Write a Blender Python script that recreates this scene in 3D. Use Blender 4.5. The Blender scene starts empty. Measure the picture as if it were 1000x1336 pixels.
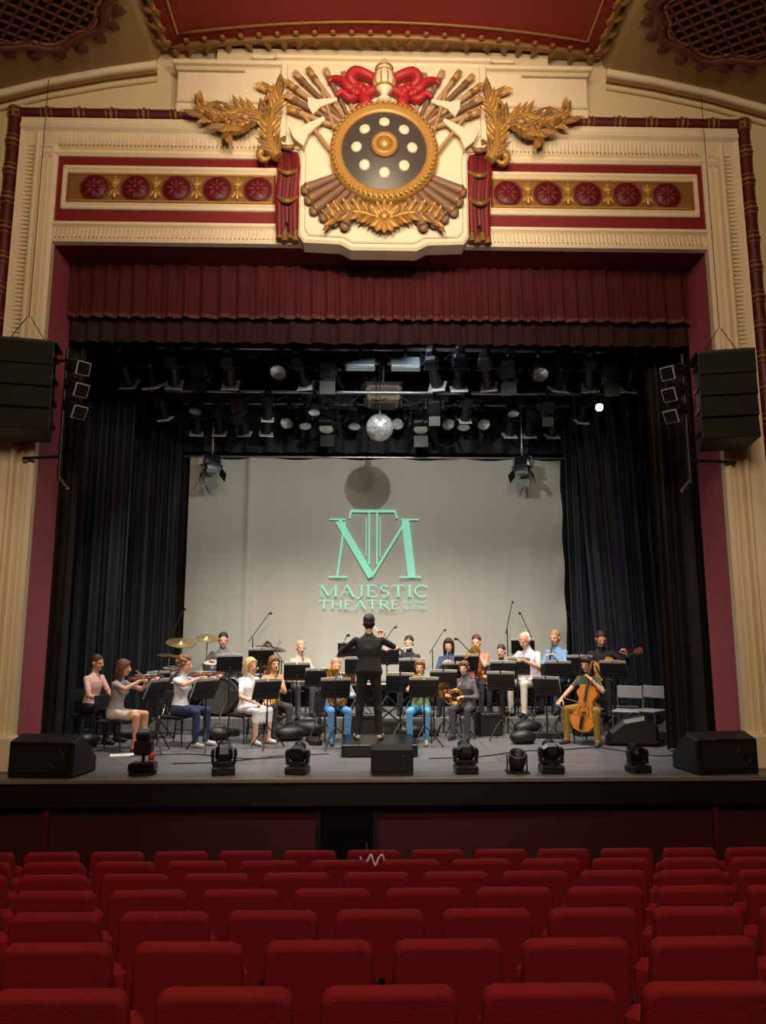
import bpy, math, random
import numpy as np
from mathutils import Vector as V, Matrix
random.seed(7)
scene=bpy.context.scene
COL=scene.collection
pi=math.pi
# ------------------------------------------------------------------ materials
def lin(c):
    c=c/255.0
    return c/12.92 if c<=0.04045 else ((c+0.055)/1.055)**2.4
def C(r,g,b): return (lin(r),lin(g),lin(b),1)
MATS={}
def mat(name,col,rough=.6,metal=0,var=.12,scale=6,stretch=(1,1,1),bump=0,bscale=80,emis=0,sheen=0,coat=0,ecol=None):
    if name in MATS: return MATS[name]
    m=bpy.data.materials.new(name); m.use_nodes=True
    nt=m.node_tree; b=nt.nodes['Principled BSDF']
    b.inputs['Roughness'].default_value=rough; b.inputs['Metallic'].default_value=metal
    if sheen:
        b.inputs['Sheen Weight'].default_value=sheen; b.inputs['Sheen Roughness'].default_value=.4
        b.inputs['Sheen Tint'].default_value=(min(1,col[0]*3+.05),min(1,col[1]*3+.02),min(1,col[2]*3+.02),1)
    if coat: b.inputs['Coat Weight'].default_value=coat
    tc=nt.nodes.new('ShaderNodeTexCoord'); mp=nt.nodes.new('ShaderNodeMapping'); mp.inputs['Scale'].default_value=stretch
    nt.links.new(tc.outputs['Object'],mp.inputs['Vector'])
    n=nt.nodes.new('ShaderNodeTexNoise'); n.inputs['Scale'].default_value=scale; n.inputs['Detail'].default_value=4
    nt.links.new(mp.outputs['Vector'],n.inputs['Vector'])
    mx=nt.nodes.new('ShaderNodeMix'); mx.data_type='RGBA'
    mx.inputs[6].default_value=tuple(c*(1-var) for c in col[:3])+(1,)
    mx.inputs[7].default_value=tuple(min(1,c*(1+var)) for c in col[:3])+(1,)
    nt.links.new(n.outputs['Fac'],mx.inputs[0]); nt.links.new(mx.outputs[2],b.inputs['Base Color'])
    if bump:
        n2=nt.nodes.new('ShaderNodeTexNoise'); n2.inputs['Scale'].default_value=bscale
        nt.links.new(mp.outputs['Vector'],n2.inputs['Vector'])
        bp=nt.nodes.new('ShaderNodeBump'); bp.inputs['Strength'].default_value=bump; bp.inputs['Distance'].default_value=.02
        nt.links.new(n2.outputs['Fac'],bp.inputs['Height']); nt.links.new(bp.outputs['Normal'],b.inputs['Normal'])
    if emis:
        b.inputs['Emission Color'].default_value=ecol or col; b.inputs['Emission Strength'].default_value=emis
    MATS[name]=m; return m
cream=mat('cream_paint',C(226,204,166),.55,var=.07,scale=3,bump=.1,bscale=25)
cream2=mat('cream_paint_light',C(240,221,190),.5,var=.05,scale=4)
gold=mat('gold_leaf',C(190,142,72),.45,.35,var=.25,scale=25)
goldd=mat('old_gold',C(146,104,56),.5,.3,var=.3,scale=25)
redw=mat('red_paint',C(128,20,22),.55,var=.1,scale=5)
redd=mat('dark_red_paint',C(92,18,22),.5,var=.2,scale=7)
redr=mat('ribbon_red',C(180,36,42),.5,var=.15,scale=15)
redm=mat('medallion_red',C(120,24,28),.5,var=.2,scale=15)
pink=mat('reveal_pink',C(176,84,98),.6,var=.08,scale=2)
slate=mat('shield_slate',C(84,76,72),.45,.2,var=.15,scale=12)
woodr=mat('carved_brown',C(134,98,74),.5,var=.2,scale=15)
woodl=mat('carved_tan',C(186,146,102),.5,var=.2,scale=15)
tan=mat('ceiling_tan',C(166,136,92),.7,var=.15,scale=1.5)
ceilred=mat('ceiling_red',C(136,32,25),.6,var=.18,scale=1.2,bump=.1,bscale=5)
grille=mat('grille_brown',C(96,48,38),.6,var=.3,scale=12)
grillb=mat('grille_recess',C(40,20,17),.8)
velvet=mat('seat_velvet',C(138,4,15),.85,var=.35,scale=5,bump=.25,bscale=140)
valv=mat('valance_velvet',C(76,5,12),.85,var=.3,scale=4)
valt=mat('valance_fringe',C(92,40,34),.7,var=.2,scale=30)
carpet=mat('carpet_dark_red',C(40,8,10),.9,var=.3,scale=20,bump=.2)
navy=mat('black_drape',C(15,16,21),.75,var=.2,scale=3,sheen=.1)
navy2=mat('navy_drape',C(24,28,42),.7,var=.2,scale=3,sheen=.3)
black=mat('black_paint',C(16,16,17),.5,var=.3,scale=8)
rigb=mat('rig_black',C(30,30,33),.4,.2,var=.3,scale=8)
blackg=mat('black_gloss',C(10,10,11),.3,var=.2,scale=8)
grillem=mat('speaker_grille',C(13,12,12),.8,var=.5,scale=250)
dgrey=mat('dark_grey_metal',C(46,46,48),.4,.4,var=.2)
steel=mat('steel',C(170,170,172),.3,.9,var=.1)
chrome=mat('chrome',C(225,225,225),.15,1,var=.05)
lensm=mat('lens_glass',C(190,200,205),.12,.6,var=.1)
gel=mat('gel_frame',C(205,205,198),.4,.1,var=.1)
whitep=mat('white_paper',C(235,235,228),.7,var=.03)
plastic=mat('projector_beige',C(150,128,100),.5,var=.05)
lampw=mat('lit_lamp',C(255,240,210),.4,emis=25,ecol=(1,.85,.6,1))
wallred=mat('wall_dark_red',C(60,9,12),.8,var=.3,scale=3)
riserm=mat('riser_grey',C(104,104,104),.7,var=.15,scale=4)
brass=mat('brass',C(214,160,70),.25,.9,var=.1)
cymb=mat('cymbal_bronze',C(205,180,125),.25,.85,var=.1,scale=20)
varn=mat('violin_varnish',C(130,64,26),.3,var=.25,scale=14,coat=.5)
cellov=mat('cello_varnish',C(196,122,46),.3,var=.25,scale=8,coat=.5)
spruce=mat('guitar_spruce',C(196,140,76),.35,var=.12,scale=10,stretch=(8,1,1),coat=.4)
drumsh=mat('drum_shell',C(110,112,120),.3,.4,var=.1,coat=.5)
drumhd=mat('drum_head',C(190,188,180),.6,var=.04)
def floor_mat():
    m=bpy.data.materials.new('stage_floor_boards'); m.use_nodes=True; nt=m.node_tree; b=nt.nodes['Principled BSDF']
    tc=nt.nodes.new('ShaderNodeTexCoord'); br=nt.nodes.new('ShaderNodeTexBrick')
    br.inputs['Scale'].default_value=1; br.inputs['Brick Width'].default_value=3; br.inputs['Row Height'].default_value=.6
    br.inputs['Mortar Size'].default_value=.006
    br.inputs['Color1'].default_value=C(124,123,127); br.inputs['Color2'].default_value=C(108,107,112); br.inputs['Mortar'].default_value=C(50,50,54)
    nt.links.new(tc.outputs['Object'],br.inputs['Vector'])
    n=nt.nodes.new('ShaderNodeTexNoise'); n.inputs['Scale'].default_value=3; n.inputs['Detail'].default_value=6
    nt.links.new(tc.outputs['Object'],n.inputs['Vector'])
    mx=nt.nodes.new('ShaderNodeMix'); mx.data_type='RGBA'; mx.blend_type='MULTIPLY'; mx.inputs[0].default_value=.45
    nt.links.new(br.outputs['Color'],mx.inputs[6]); nt.links.new(n.outputs['Color'],mx.inputs[7]); nt.links.new(mx.outputs[2],b.inputs['Base Color'])
    mr=nt.nodes.new('ShaderNodeMapRange'); mr.inputs[3].default_value=.25; mr.inputs[4].default_value=.45
    nt.links.new(n.outputs['Fac'],mr.inputs[0]); nt.links.new(mr.outputs[0],b.inputs['Roughness'])
    return m
stagem=floor_mat()
# ------------------------------------------------------------------ mesh builder
def frame(d):
    return V(d).normalized().to_track_quat('Z','Y').to_matrix().to_4x4()
def T(x,y,z): return Matrix.Translation((x,y,z))
def R(a,ax): return Matrix.Rotation(a,4,ax)
def inset(p,bev):
    n=len(p);q=[]
    for i in range(n):
        a=V((p[i-1][0],p[i-1][1]));b=V((p[i][0],p[i][1]));c=V((p[(i+1)%n][0],p[(i+1)%n][1]))
        e1=(b-a).normalized() if (b-a).length>1e-7 else V((1,0)); e2=(c-b).normalized() if (c-b).length>1e-7 else e1
        n1=V((-e1.y,e1.x));n2=V((-e2.y,e2.x)); k=n1+n2
        k=k/max(k.length_squared/2,.5) if k.length>1e-4 else n1
        q.append((b.x+k.x*bev,b.y+k.y*bev))
    return q
class MB:
    def __init__(s): s.v=[];s.f=[];s.m=[];s.s=[];s.mats=[];s.M=Matrix()
    def mi(s,m):
        if m not in s.mats: s.mats.append(m)
        return s.mats.index(m)
    def add(s,vs,fs,m,smooth=False,M=None):
        t=s.M@M if M is not None else s.M
        o=len(s.v); s.v+=[tuple(t@V(p)) for p in vs]
        i=s.mi(m)
        for f in fs:
            s.f.append(tuple(k+o for k in f)); s.m.append(i); s.s.append(smooth)
    def merge(s,c,M=None):
        t=s.M@M if M is not None else s.M
        o=len(s.v); s.v+=[tuple(t@V(p)) for p in c.v]
        for f,m,sm in zip(c.f,c.m,c.s):
            s.f.append(tuple(k+o for k in f)); s.m.append(s.mi(c.mats[m])); s.s.append(sm)
    def box(s,c,sz,m,M=None,bev=0):
        hx,hy,hz=sz[0]/2,sz[1]/2,sz[2]/2
        t=T(*c)@M if M is not None else T(*c)
        b=min(bev,hx*.9,hy*.9,hz*.9)
        if b<=0:
            vs=[(x*hx,y*hy,z*hz) for x in(-1,1) for y in(-1,1) for z in(-1,1)]
            s.add(vs,[(0,1,3,2),(4,6,7,5),(0,4,5,1),(2,3,7,6),(0,2,6,4),(1,5,7,3)],m,False,t);return
        vs=[];ix={}
        for x in(-1,1):
            for y in(-1,1):
                for z in(-1,1):
                    for a in range(3):
                        p=[x*(hx-b),y*(hy-b),z*(hz-b)]; p[a]+=(x,y,z)[a]*b
                        ix[(x,y,z,a)]=len(vs); vs.append(tuple(p))
        fs=[]
        for a in range(3):
            o=[i for i in range(3) if i!=a]
            for sg in(-1,1):
                q=[]
                for u,w in((-1,-1),(1,-1),(1,1),(-1,1)):
                    k=[0,0,0];k[a]=sg;k[o[0]]=u;k[o[1]]=w;q.append(ix[tuple(k)+(a,)])
                fs.append(tuple(q))
            for u in(-1,1):
                for w in(-1,1):
                    k1=[0,0,0];k2=[0,0,0];k1[a]=-1;k2[a]=1
                    for k in(k1,k2): k[o[0]]=u;k[o[1]]=w
                    fs.append((ix[tuple(k1)+(o[0],)],ix[tuple(k2)+(o[0],)],ix[tuple(k2)+(o[1],)],ix[tuple(k1)+(o[1],)]))
        for x in(-1,1):
            for y in(-1,1):
                for z in(-1,1): fs.append(tuple(ix[(x,y,z,a)] for a in range(3)))
        s.add(vs,fs,m,False,t)
    def cyl(s,p1,p2,r1,m,r2=None,seg=12,smooth=True):
        if r2 is None:r2=r1
        p1=V(p1);p2=V(p2);L=(p2-p1).length
        if L<1e-6:return
        t=Matrix.Translation(p1)@frame(p2-p1)
        vs=[(r*math.cos(2*pi*i/seg),r*math.sin(2*pi*i/seg),z) for r,z in((r1,0),(r2,L)) for i in range(seg)]
        s.add(vs,[(i,(i+1)%seg,seg+(i+1)%seg,seg+i) for i in range(seg)],m,smooth,t)
        s.add(vs,[tuple(range(seg))[::-1],tuple(range(seg,2*seg))],m,False,t)
    def ell(s,c,r,m,seg=14,rings=9,M=None):
        if not hasattr(r,'__len__'): r=(r,r,r)
        t=T(*c)@M if M is not None else T(*c)
        vs=[(0,0,-r[2])]
        for j in range(1,rings):
            a=-pi/2+pi*j/rings
            vs+=[(r[0]*math.cos(a)*math.cos(2*pi*i/seg),r[1]*math.cos(a)*math.sin(2*pi*i/seg),r[2]*math.sin(a)) for i in range(seg)]
        vs.append((0,0,r[2])); n=len(vs)
        fs=[(0,1+(i+1)%seg,1+i) for i in range(seg)]
        for j in range(rings-2):
            o=1+j*seg
            fs+=[(o+i,o+(i+1)%seg,o+seg+(i+1)%seg,o+seg+i) for i in range(seg)]
        o=1+(rings-2)*seg
        fs+=[(o+i,o+(i+1)%seg,n-1) for i in range(seg)]
        s.add(vs,fs,m,True,t)
    def cap(s,p1,r1,p2,r2,m,seg=12):
        s.cyl(p1,p2,r1,m,r2,seg); s.ell(p1,r1,m,seg,8); s.ell(p2,r2,m,seg,8)
    def lathe(s,prof,m,M=None,seg=24,smooth=True):
        vs=[(r*math.cos(2*pi*i/seg),r*math.sin(2*pi*i/seg),z) for r,z in prof for i in range(seg)]
        fs=[]
        for j in range(len(prof)-1):
            o=j*seg; fs+=[(o+i,o+(i+1)%seg,o+seg+(i+1)%seg,o+seg+i) for i in range(seg)]
        s.add(vs,fs,m,smooth,M)
    def torus(s,R_,r,m,M=None,seg=32,rs=8):
        vs=[((R_+r*math.cos(2*pi*j/rs))*math.cos(2*pi*i/seg),(R_+r*math.cos(2*pi*j/rs))*math.sin(2*pi*i/seg),r*math.sin(2*pi*j/rs)) for i in range(seg) for j in range(rs)]
        s.add(vs,[(i*rs+j,((i+1)%seg)*rs+j,((i+1)%seg)*rs+(j+1)%rs,i*rs+(j+1)%rs) for i in range(seg) for j in range(rs)],m,True,M)
    def tube(s,pts,rs,m,seg=8,M=None,sub=1,caps=True):
        pts=[V(p) for p in pts]
        if not hasattr(rs,'__len__'): rs=[rs]*len(pts)
        if sub>1:
            P=[];Q=[];n=len(pts)
            for i in range(n-1):
                a=pts[max(i-1,0)];b=pts[i];c=pts[i+1];d=pts[min(i+2,n-1)]
                for k in range(sub):
                    t=k/sub
                    P.append(.5*((2*b)+(c-a)*t+(2*a-5*b+4*c-d)*t*t+(3*b-a-3*c+d)*t**3)); Q.append(rs[i]*(1-t)+rs[i+1]*t)
            P.append(pts[-1]);Q.append(rs[-1]); pts=P;rs=Q
        n=len(pts); vs=[]
        up=None
        for i in range(n):
            d=(pts[min(i+1,n-1)]-pts[max(i-1,0)]).normalized()
            if up is None: up=d.orthogonal().normalized()
            up=(up-d*up.dot(d)).normalized(); b=d.cross(up)
            vs+=[tuple(pts[i]+(up*math.cos(2*pi*k/seg)+b*math.sin(2*pi*k/seg))*rs[i]) for k in range(seg)]
        fs=[(i*seg+k,i*seg+(k+1)%seg,(i+1)*seg+(k+1)%seg,(i+1)*seg+k) for i in range(n-1) for k in range(seg)]
        s.add(vs,fs,m,True,M)
        if caps: s.add(vs,[tuple(range(seg))[::-1],tuple(range((n-1)*seg,n*seg))],m,False,M)
    def prism(s,p,z0,z1,m,M=None,bev=0,smooth=False,steps=1):
        n=len(p); A=sum(p[i][0]*p[(i+1)%n][1]-p[(i+1)%n][0]*p[i][1] for i in range(n))
        if A<0:p=p[::-1]
        if bev:
            sg=1 if z1>z0 else -1; lo=[];hi=[]
            for k in range(steps+1):
                a=pi/2*k/steps; q=inset(p,bev*(1-math.sin(a))) if k<steps else p
                h=bev*(1-math.cos(a)); lo.append((q,z0+h*sg)); hi.append((q,z1-h*sg))
            rings=lo+hi[::-1]
        else: rings=[(p,z0),(p,z1)]
        vs=[(a,b,z) for pp,z in rings for a,b in pp]
        fs=[(r*n+i,r*n+(i+1)%n,(r+1)*n+(i+1)%n,(r+1)*n+i) for r in range(len(rings)-1) for i in range(n)]
        s.add(vs,fs,m,smooth,M)
        s.add(vs,[tuple(range(n))[::-1],tuple(range((len(rings)-1)*n,len(rings)*n))],m,False,M)
    def grid(s,fn,nu,nv,m,smooth=True,M=None):
        vs=[fn(i/nu,j/nv) for j in range(nv+1) for i in range(nu+1)]
        s.add(vs,[(j*(nu+1)+i,j*(nu+1)+i+1,(j+1)*(nu+1)+i+1,(j+1)*(nu+1)+i) for j in range(nv) for i in range(nu)],m,smooth,M)
    def leaf(s,base,ang,L,w,m,M=None,h=.03,curl=.04):
        ca,sa=math.cos(ang),math.sin(ang)
        def fn(u,t):
            k=(u-.5)*2; ww=w*.5*(math.sin(pi*min(1,t**.75))**.8*.96+.04)*(1+.12*math.sin(t*pi*7))
            x=t*L;y=k*ww; z=h*(1-abs(k))*math.sin(pi*min(t+.1,1))+curl*t*t
            return (base[0]+x*ca-y*sa,base[1]+x*sa+y*ca,(base[2] if len(base)>2 else 0)+z)
        s.grid(fn,4,8,m,True,M)
    def mesh(s,name):
        me=bpy.data.meshes.new(name); me.from_pydata(s.v,[],s.f)
        for m in s.mats: me.materials.append(m)
        me.polygons.foreach_set('material_index',s.m); me.polygons.foreach_set('use_smooth',s.s); me.update(); return me
    def obj(s,name,M=None,parent=None):
        return inst(s.mesh(name),name,M,parent)
def inst(me,name,M=None,parent=None):
    o=bpy.data.objects.new(name,me); COL.objects.link(o)
    if M is not None:o.matrix_world=M
    if parent:o.parent=parent
    return o
def voxel(mb,size,it=2):
    me=mb.mesh('tmp'); o=bpy.data.objects.new('tmp',me); COL.objects.link(o)
    r=o.modifiers.new('r','REMESH'); r.mode='VOXEL'; r.voxel_size=size
    if it:
        q=o.modifiers.new('s','SMOOTH'); q.factor=.5; q.iterations=it
    dg=bpy.context.evaluated_depsgraph_get(); e=o.evaluated_get(dg); m2=e.to_mesh()
    vs=[tuple(v.co) for v in m2.vertices]; fs=[tuple(p.vertices) for p in m2.polygons]
    e.to_mesh_clear(); bpy.data.objects.remove(o); bpy.data.meshes.remove(me)
    return vs,fs
MW=lambda x,z,y: T(x,y,z)@R(pi/2,'X')   # local xy on a wall facing the auditorium
# ------------------------------------------------------------------ room shell
WY=9.25
b=MB()
for sx in(-1,1):
    b.box((sx*5.79,WY+.33,4.3),(2.62,.62,11.2),cream)
b.box((0,WY+.33,8.4),(8.96,.62,3.2),cream)
b.obj('wall_proscenium')
b=MB()
for sx in(-1,1):
    b.box((sx*4.44,WY+.34,3.38),(.10,.70,6.76),pink)
b.box((0,WY+.34,6.76),(8.8,.70,.10),redd)
b.obj('trim_1')
b=MB(); b.box((-7.15,1.5,4),(.3,16,13),wallred); b.obj('wall_left')
b=MB(); b.box((7.15,1.5,4),(.3,16,13),wallred); b.obj('wall_right')
b=MB(); b.box((0,-6.6,4),(14.5,.3,13),wallred); b.obj('wall_back')
def zf(y): return -.49-.165*(min(y,7.2)-2.81)
b=MB()
b.grid(lambda u,v:(-7+14*u,-6.5+v*15.3,zf(-6.5+v*15.3)),2,60,carpet,False); b.obj('floor')
prof=[(-7,8.1),(-6.2,8.55),(-5.4,8.9),(-4.6,9.14),(-3.8,9.32),(-3.2,9.43),(-3.1,9.64),(3.1,9.64),(3.2,9.43),(3.8,9.32),(4.6,9.14),(5.4,8.9),(6.2,8.55),(7,8.1)]
b=MB()
for i in range(len(prof)-1):
    (x0,z0),(x1,z1)=prof[i],prof[i+1]
    b.add([(x0,-6.5,z0),(x1,-6.5,z1),(x1,9.3,z1),(x0,9.3,z0),(x0,-6.5,z0+.15),(x1,-6.5,z1+.15),(x1,9.3,z1+.15),(x0,9.3,z0+.15)],[(0,1,2,3),(7,6,5,4),(3,2,6,7),(0,4,5,1)],tan)
b.obj('ceiling')
b=MB()
arch=lambda x:9.10-.26*(1-(x/3.0)**2)
out=[(-3.0,-6.4)]+[(-3+6*i/24,arch(-3+6*i/24)) for i in range(25)]+[(3.0,-6.4)]
b.prism(out,9.58,9.66,ceilred)
b.tube([(x,y,9.56) for x,y in out],.05,goldd,8)
for k in range(0,24):
    x=-3+6*(k+.5)/24; y=arch(x)
    b.leaf((x,y-.02,9.53),pi/2+.5*math.sin(k),.17,.1,goldd,None,-.04,-.02); b.ell((x-.06,y-.1,9.54),(.045,.045,.03),goldd,8,6)
for sx in(-1,1):
    for k in range(30):
        y=9.0-k*.26
        b.leaf((sx*3.0,y,9.53),pi/2-sx*2.2,.17,.1,goldd,None,-.04,-.02); b.ell((sx*2.95,y,9.53),(.045,.06,.03),goldd,8,6)
inner=[(x*.93,y-.24 if y>0 else y,9.57) for x,y in out]
b.tube(inner,.02,goldd,6)
b.obj('ceiling_panel')
b=MB()
for off,r,mm in((-.02,.06,cream2),(-.14,.03,goldd),(-.24,.035,cream)):
    for sx in(-1,1):
        b.tube([(sx*x,WY-.02,z+off) for x,z in ((3.15,9.43),(3.8,9.32),(4.6,9.14),(5.4,8.9),(6.2,8.55),(7,8.1))],r,mm,8)
b.obj('trim_2')
for sx in(-1,1):
    b=MB()
    def zc(x):
        x=abs(x)
        pr=[(3.2,9.43),(3.8,9.32),(4.6,9.14),(5.4,8.9),(6.2,8.55)]
        for (a,za),(c,zc_) in zip(pr,pr[1:]):
            if x<=c: return za+(zc_-za)*(x-a)/(c-a)
        return 8.5
    cx,cy,rx,ry=4.3,8.0,.86,.66
    for sc,r in((1,.06),(.88,.03)):
        pts=[]
        for k in range(49):
            a=2*pi*k/48; q=sc*(1+.06*math.cos(8*a)); x=cx+rx*q*math.cos(a)
            pts.append((sx*x,cy+ry*q*math.sin(a),zc(x)-.04))
        b.tube(pts,r,goldd if sc<1 else grille,6)
    n=24
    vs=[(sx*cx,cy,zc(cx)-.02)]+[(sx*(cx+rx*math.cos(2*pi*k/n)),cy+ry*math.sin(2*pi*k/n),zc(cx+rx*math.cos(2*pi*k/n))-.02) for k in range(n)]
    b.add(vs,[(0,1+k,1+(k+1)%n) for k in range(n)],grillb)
    for q in(-1,1):
        for k in range(-5,6):
            d=k*.13; pts=[]
            for t in range(-8,9):
                u=t*.12; x=(u+d)*.72; y=(u-d)*.72*q
                if (x/rx)**2+(y/ry)**2<.9: pts.append((sx*(cx+x),cy+y,zc(cx+x)-.05))
            if len(pts)>1:b.tube(pts,.024,grille,5)
    for k in range(20):
        a=2*pi*k/20; x=cx+rx*1.06*math.cos(a)
        b.leaf((sx*x,cy+ry*1.06*math.sin(a),zc(x)-.06),a if sx>0 else pi-a,.17,.2,grille,None,-.04,0)
    b.obj('ceiling_grille')
# ------------------------------------------------------------------ proscenium frame mouldings
def moulding(b,p0,p1,prof,m,side):
    p0=V(p0);p1=V(p1)
    vs=[]
    for p in(p0,p1):
        for o,d in prof: vs.append((p.x+side[0]*o,WY-d,p.y+side[1]*o))
    n=len(prof)
    b.add(vs,[(i,i+1,n+i+1,n+i) for i in range(n-1)],m)
def P2(x,z): return V((x,z))
b=MB()
jamb=[(0,0),(0,.10),(.05,.12),(.08,.12),(.09,.07),(.13,.07),(.14,.10),(.18,.10),(.19,.06),(.22,.06),(.24,.14),(.27,.16),(.30,.14),(.32,.08),(.40,.10),(.46,.16),(.49,.18),(.49,0)]
for sx in(-1,1):
    moulding(b,P2(sx*4.38,-.0),P2(sx*4.38,8.45),jamb,cream2,(sx,0))
    z=5.2
    while z<8.35:
        b.box((sx*(4.38+.37),WY-.1,z),(.11,.05,.028),cream2); z+=.06
    b.box((sx*4.63,WY-.1,.2),(.56,.22,.4),cream2,None,.02)
head=[(0,.0),(0,.10),(.04,.12),(.06,.08),(.20,.06),(.24,.12),(.28,.12),(.28,0)]
moulding(b,P2(-4.38,6.70),P2(4.38,6.70),head,cream2,(0,1))
up=[(0,0),(0,.10),(.04,.13),(.07,.08),(.11,.06),(.13,.11),(.32,.15),(.36,.2),(.42,.2),(.44,.16),(.51,.18),(.51,0)]
moulding(b,P2(-4.87,7.94),P2(4.87,7.94),up,cream2,(0,1))
x=-4.34
while x<4.35:
    if abs(x)>1.1:
        b.box((x,WY-.09,6.83),(.026,.05,.13),cream2); b.box((x,WY-.135,8.165),(.026,.05,.18),cream2)
    x+=.055
b.obj('trim_3')
b=MB()
def band(p0,p1):
    p0=V(p0);p1=V(p1);d=(p1-p0);L=d.length;d.normalize()
    b.cyl((p0.x,WY-.1,p0.y),(p1.x,WY-.1,p1.y),.085,redd,None,12)
    n=int(L/.42)
    for k in range(n+1):
        c=p0+d*(L*k/n)
        for o in(-.07,0,.07):
            q=c+d*o
            b.torus(.088,.012 if o else .024,goldd,T(q.x,WY-.1,q.y)@frame((d.x,0,d.y)),12,6)
band((-4.99,8.55),(4.99,8.55))
for sx in(-1,1): band((sx*4.99,.1),(sx*4.99,8.55))
for sx in(-1,1):
    b.box((sx*5.12,WY-.04,4.3),(.05,.12,8.6),cream)
    b.box((sx*4.99,WY-.02,4.3),(.2,.05,8.6),redw)
b.box((0,WY-.02,8.55),(10,.05,.2),redw); b.box((0,WY-.04,8.67),(10.2,.12,.05),cream)
b.obj('trim_4')
for sx in(-1,1):
    b=MB()
    b.box((sx*2.78,WY-.03,7.46),(3.24,.08,.96),redw)
    x0,x1,z0,z1=1.42,4.27,7.19,7.77
    for (cx,cz,w,h) in(((x0+x1)/2,z0,x1-x0+.06,.06),((x0+x1)/2,z1,x1-x0+.06,.06),(x0,(z0+z1)/2,.06,.6),(x1,(z0+z1)/2,.06,.6)):
        b.box((sx*cx,WY-.09,cz),(w,.07,h),cream2,None,.015)
    for (cx,cz,w,h) in(((x0+x1)/2,z0+.05,x1-x0-.06,.05),((x0+x1)/2,z1-.05,x1-x0-.06,.05)):
        b.box((sx*cx,WY-.08,cz),(w,.05,h),cream)
    b.box((sx*(x0+x1)/2,WY-.08,7.48),(x1-x0-.12,.04,.42),goldd)
    for z in(7.285,7.675): b.box((sx*(x0+x1)/2,WY-.1,z),(x1-x0-.14,.03,.025),gold)
    xs=[1.69,2.235,2.78,3.325,3.87]
    for i,x in enumerate(xs):
        M=MW(sx*x,7.48,WY-.1)
        b.lathe([(0,.03),(.16,.03),(.18,0)],redd,M,20); b.torus(.185,.014,redm,M,24,6)
        for k in range(8):
            b.leaf((.03*math.cos(k*pi/4),.03*math.sin(k*pi/4),.035),k*pi/4,.12,.05,redm,M,.025,0)
        b.lathe([(0,.06),(.03,.05),(.035,.03)],redm,M,10)
        if i<4:
            M2=MW(sx*(x+.2725),7.48,WY-.1)
            for a in(pi/2,-pi/2):
                b.leaf((0,0,.01),a,.17,.09,gold,M2,.04,.02)
                for q in(-.6,.6): b.leaf((0,.02*math.sin(a),.01),a+q,.13,.06,gold,M2,.03,.01)
            b.lathe([(0,.06),(.03,.05),(.04,.01)],gold,M2,10)
    b.obj('frieze_panel')
b=MB()
b.box((0,WY-.1,8.82),(5.66,.2,.5),cream2,None,.02)
blk=[(-2.80,8.68),(2.80,8.68),(2.80,9.12),(1.9,9.12),(1.9,9.2),(-1.9,9.2),(-1.9,9.12),(-2.80,9.12)]
b.prism(blk,.0,.26,cream2,MW(0,0,WY),.02)
b.box((0,WY-.15,9.25),(5.75,.32,.06),cream2,None,.02); b.box((0,WY-.13,9.18),(5.66,.28,.06),cream,None,.02)
b.box((0,WY-.13,9.36),(3.6,.3,.05),cream2,None,.015)
b.box((0,WY-.05,9.45),(4.6,.15,.3),cream)
b.obj('trim_5')
# ------------------------------------------------------------------ cartouche
CY=WY-.06
CM=T(0,0,7.80)@Matrix.Diagonal((.955,1,1.0,1))@T(0,0,-8.08)
Mc=MW(0,0,CY)
b=MB(); b.M=CM
car=[(-1.47,9.56),(-1.47,8.28),(-1.38,8.22),(-1.2,8.2),(-1.17,8.1),(-1.17,7.0),(-1.10,6.9),(-.6,6.88),(-.45,6.80),(.45,6.80),(.6,6.88),(1.10,6.9),(1.17,7.0),(1.17,8.1),(1.2,8.2),(1.38,8.22),(1.47,8.28),(1.47,9.56)]
b.prism(car,-.05,.26,cream2,Mc,.03)
b.prism([(x*.93,8.1+(z-8.1)*.94) for x,z in car],.26,.29,cream2,Mc,.015)
b.box((0,CY-.15,9.56),(3.06,.36,.05),cream2,None,.015)
b.obj('cartouche_panel')
F=CY-.30
def oM(x,z,y=0): return MW(x,z,F-y)
root=bpy.data.objects.new('carved_trophy',None); COL.objects.link(root)
def nb():
    q=MB(); q.M=CM; return q
b=nb(); b.M=T(0,0,-.28)
M=oM(0,8.08,.12)
b.lathe([(.715,-.14),(.715,.0),(.70,.05),(.64,.07),(.60,.05),(.57,.06),(.55,.03)],gold,M,48)
for k in range(60):
    a=2*pi*k/60; q=MB(); q.ell((0,0,0),(.04,.022,.03),gold,6,5); b.merge(q,M@T(.665*math.cos(a),.665*math.sin(a),.068)@R(a+.8,'Z'))
b.lathe([(.56,.03),(.45,.07),(.3,.11),(.15,.13),(0,.14)],slate,M,48)
for k in range(8):
    a=pi/2+k*pi/4
    b.lathe([(.072,-.01),(.068,.022),(.05,.03),(0,.034)],cream2,M@T(.36*math.cos(a),.36*math.sin(a),.09)@R(.2,V((-math.sin(a),math.cos(a),0))),16)
b.lathe([(.18,.11),(.18,.15),(.15,.18),(.13,.16),(.1,.17),(.09,.21),(.05,.23),(0,.24)],gold,M,28)
b.torus(.165,.02,goldd,M@T(0,0,.16),24,6)
b.obj('shield',None,root)
b=nb()
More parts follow.
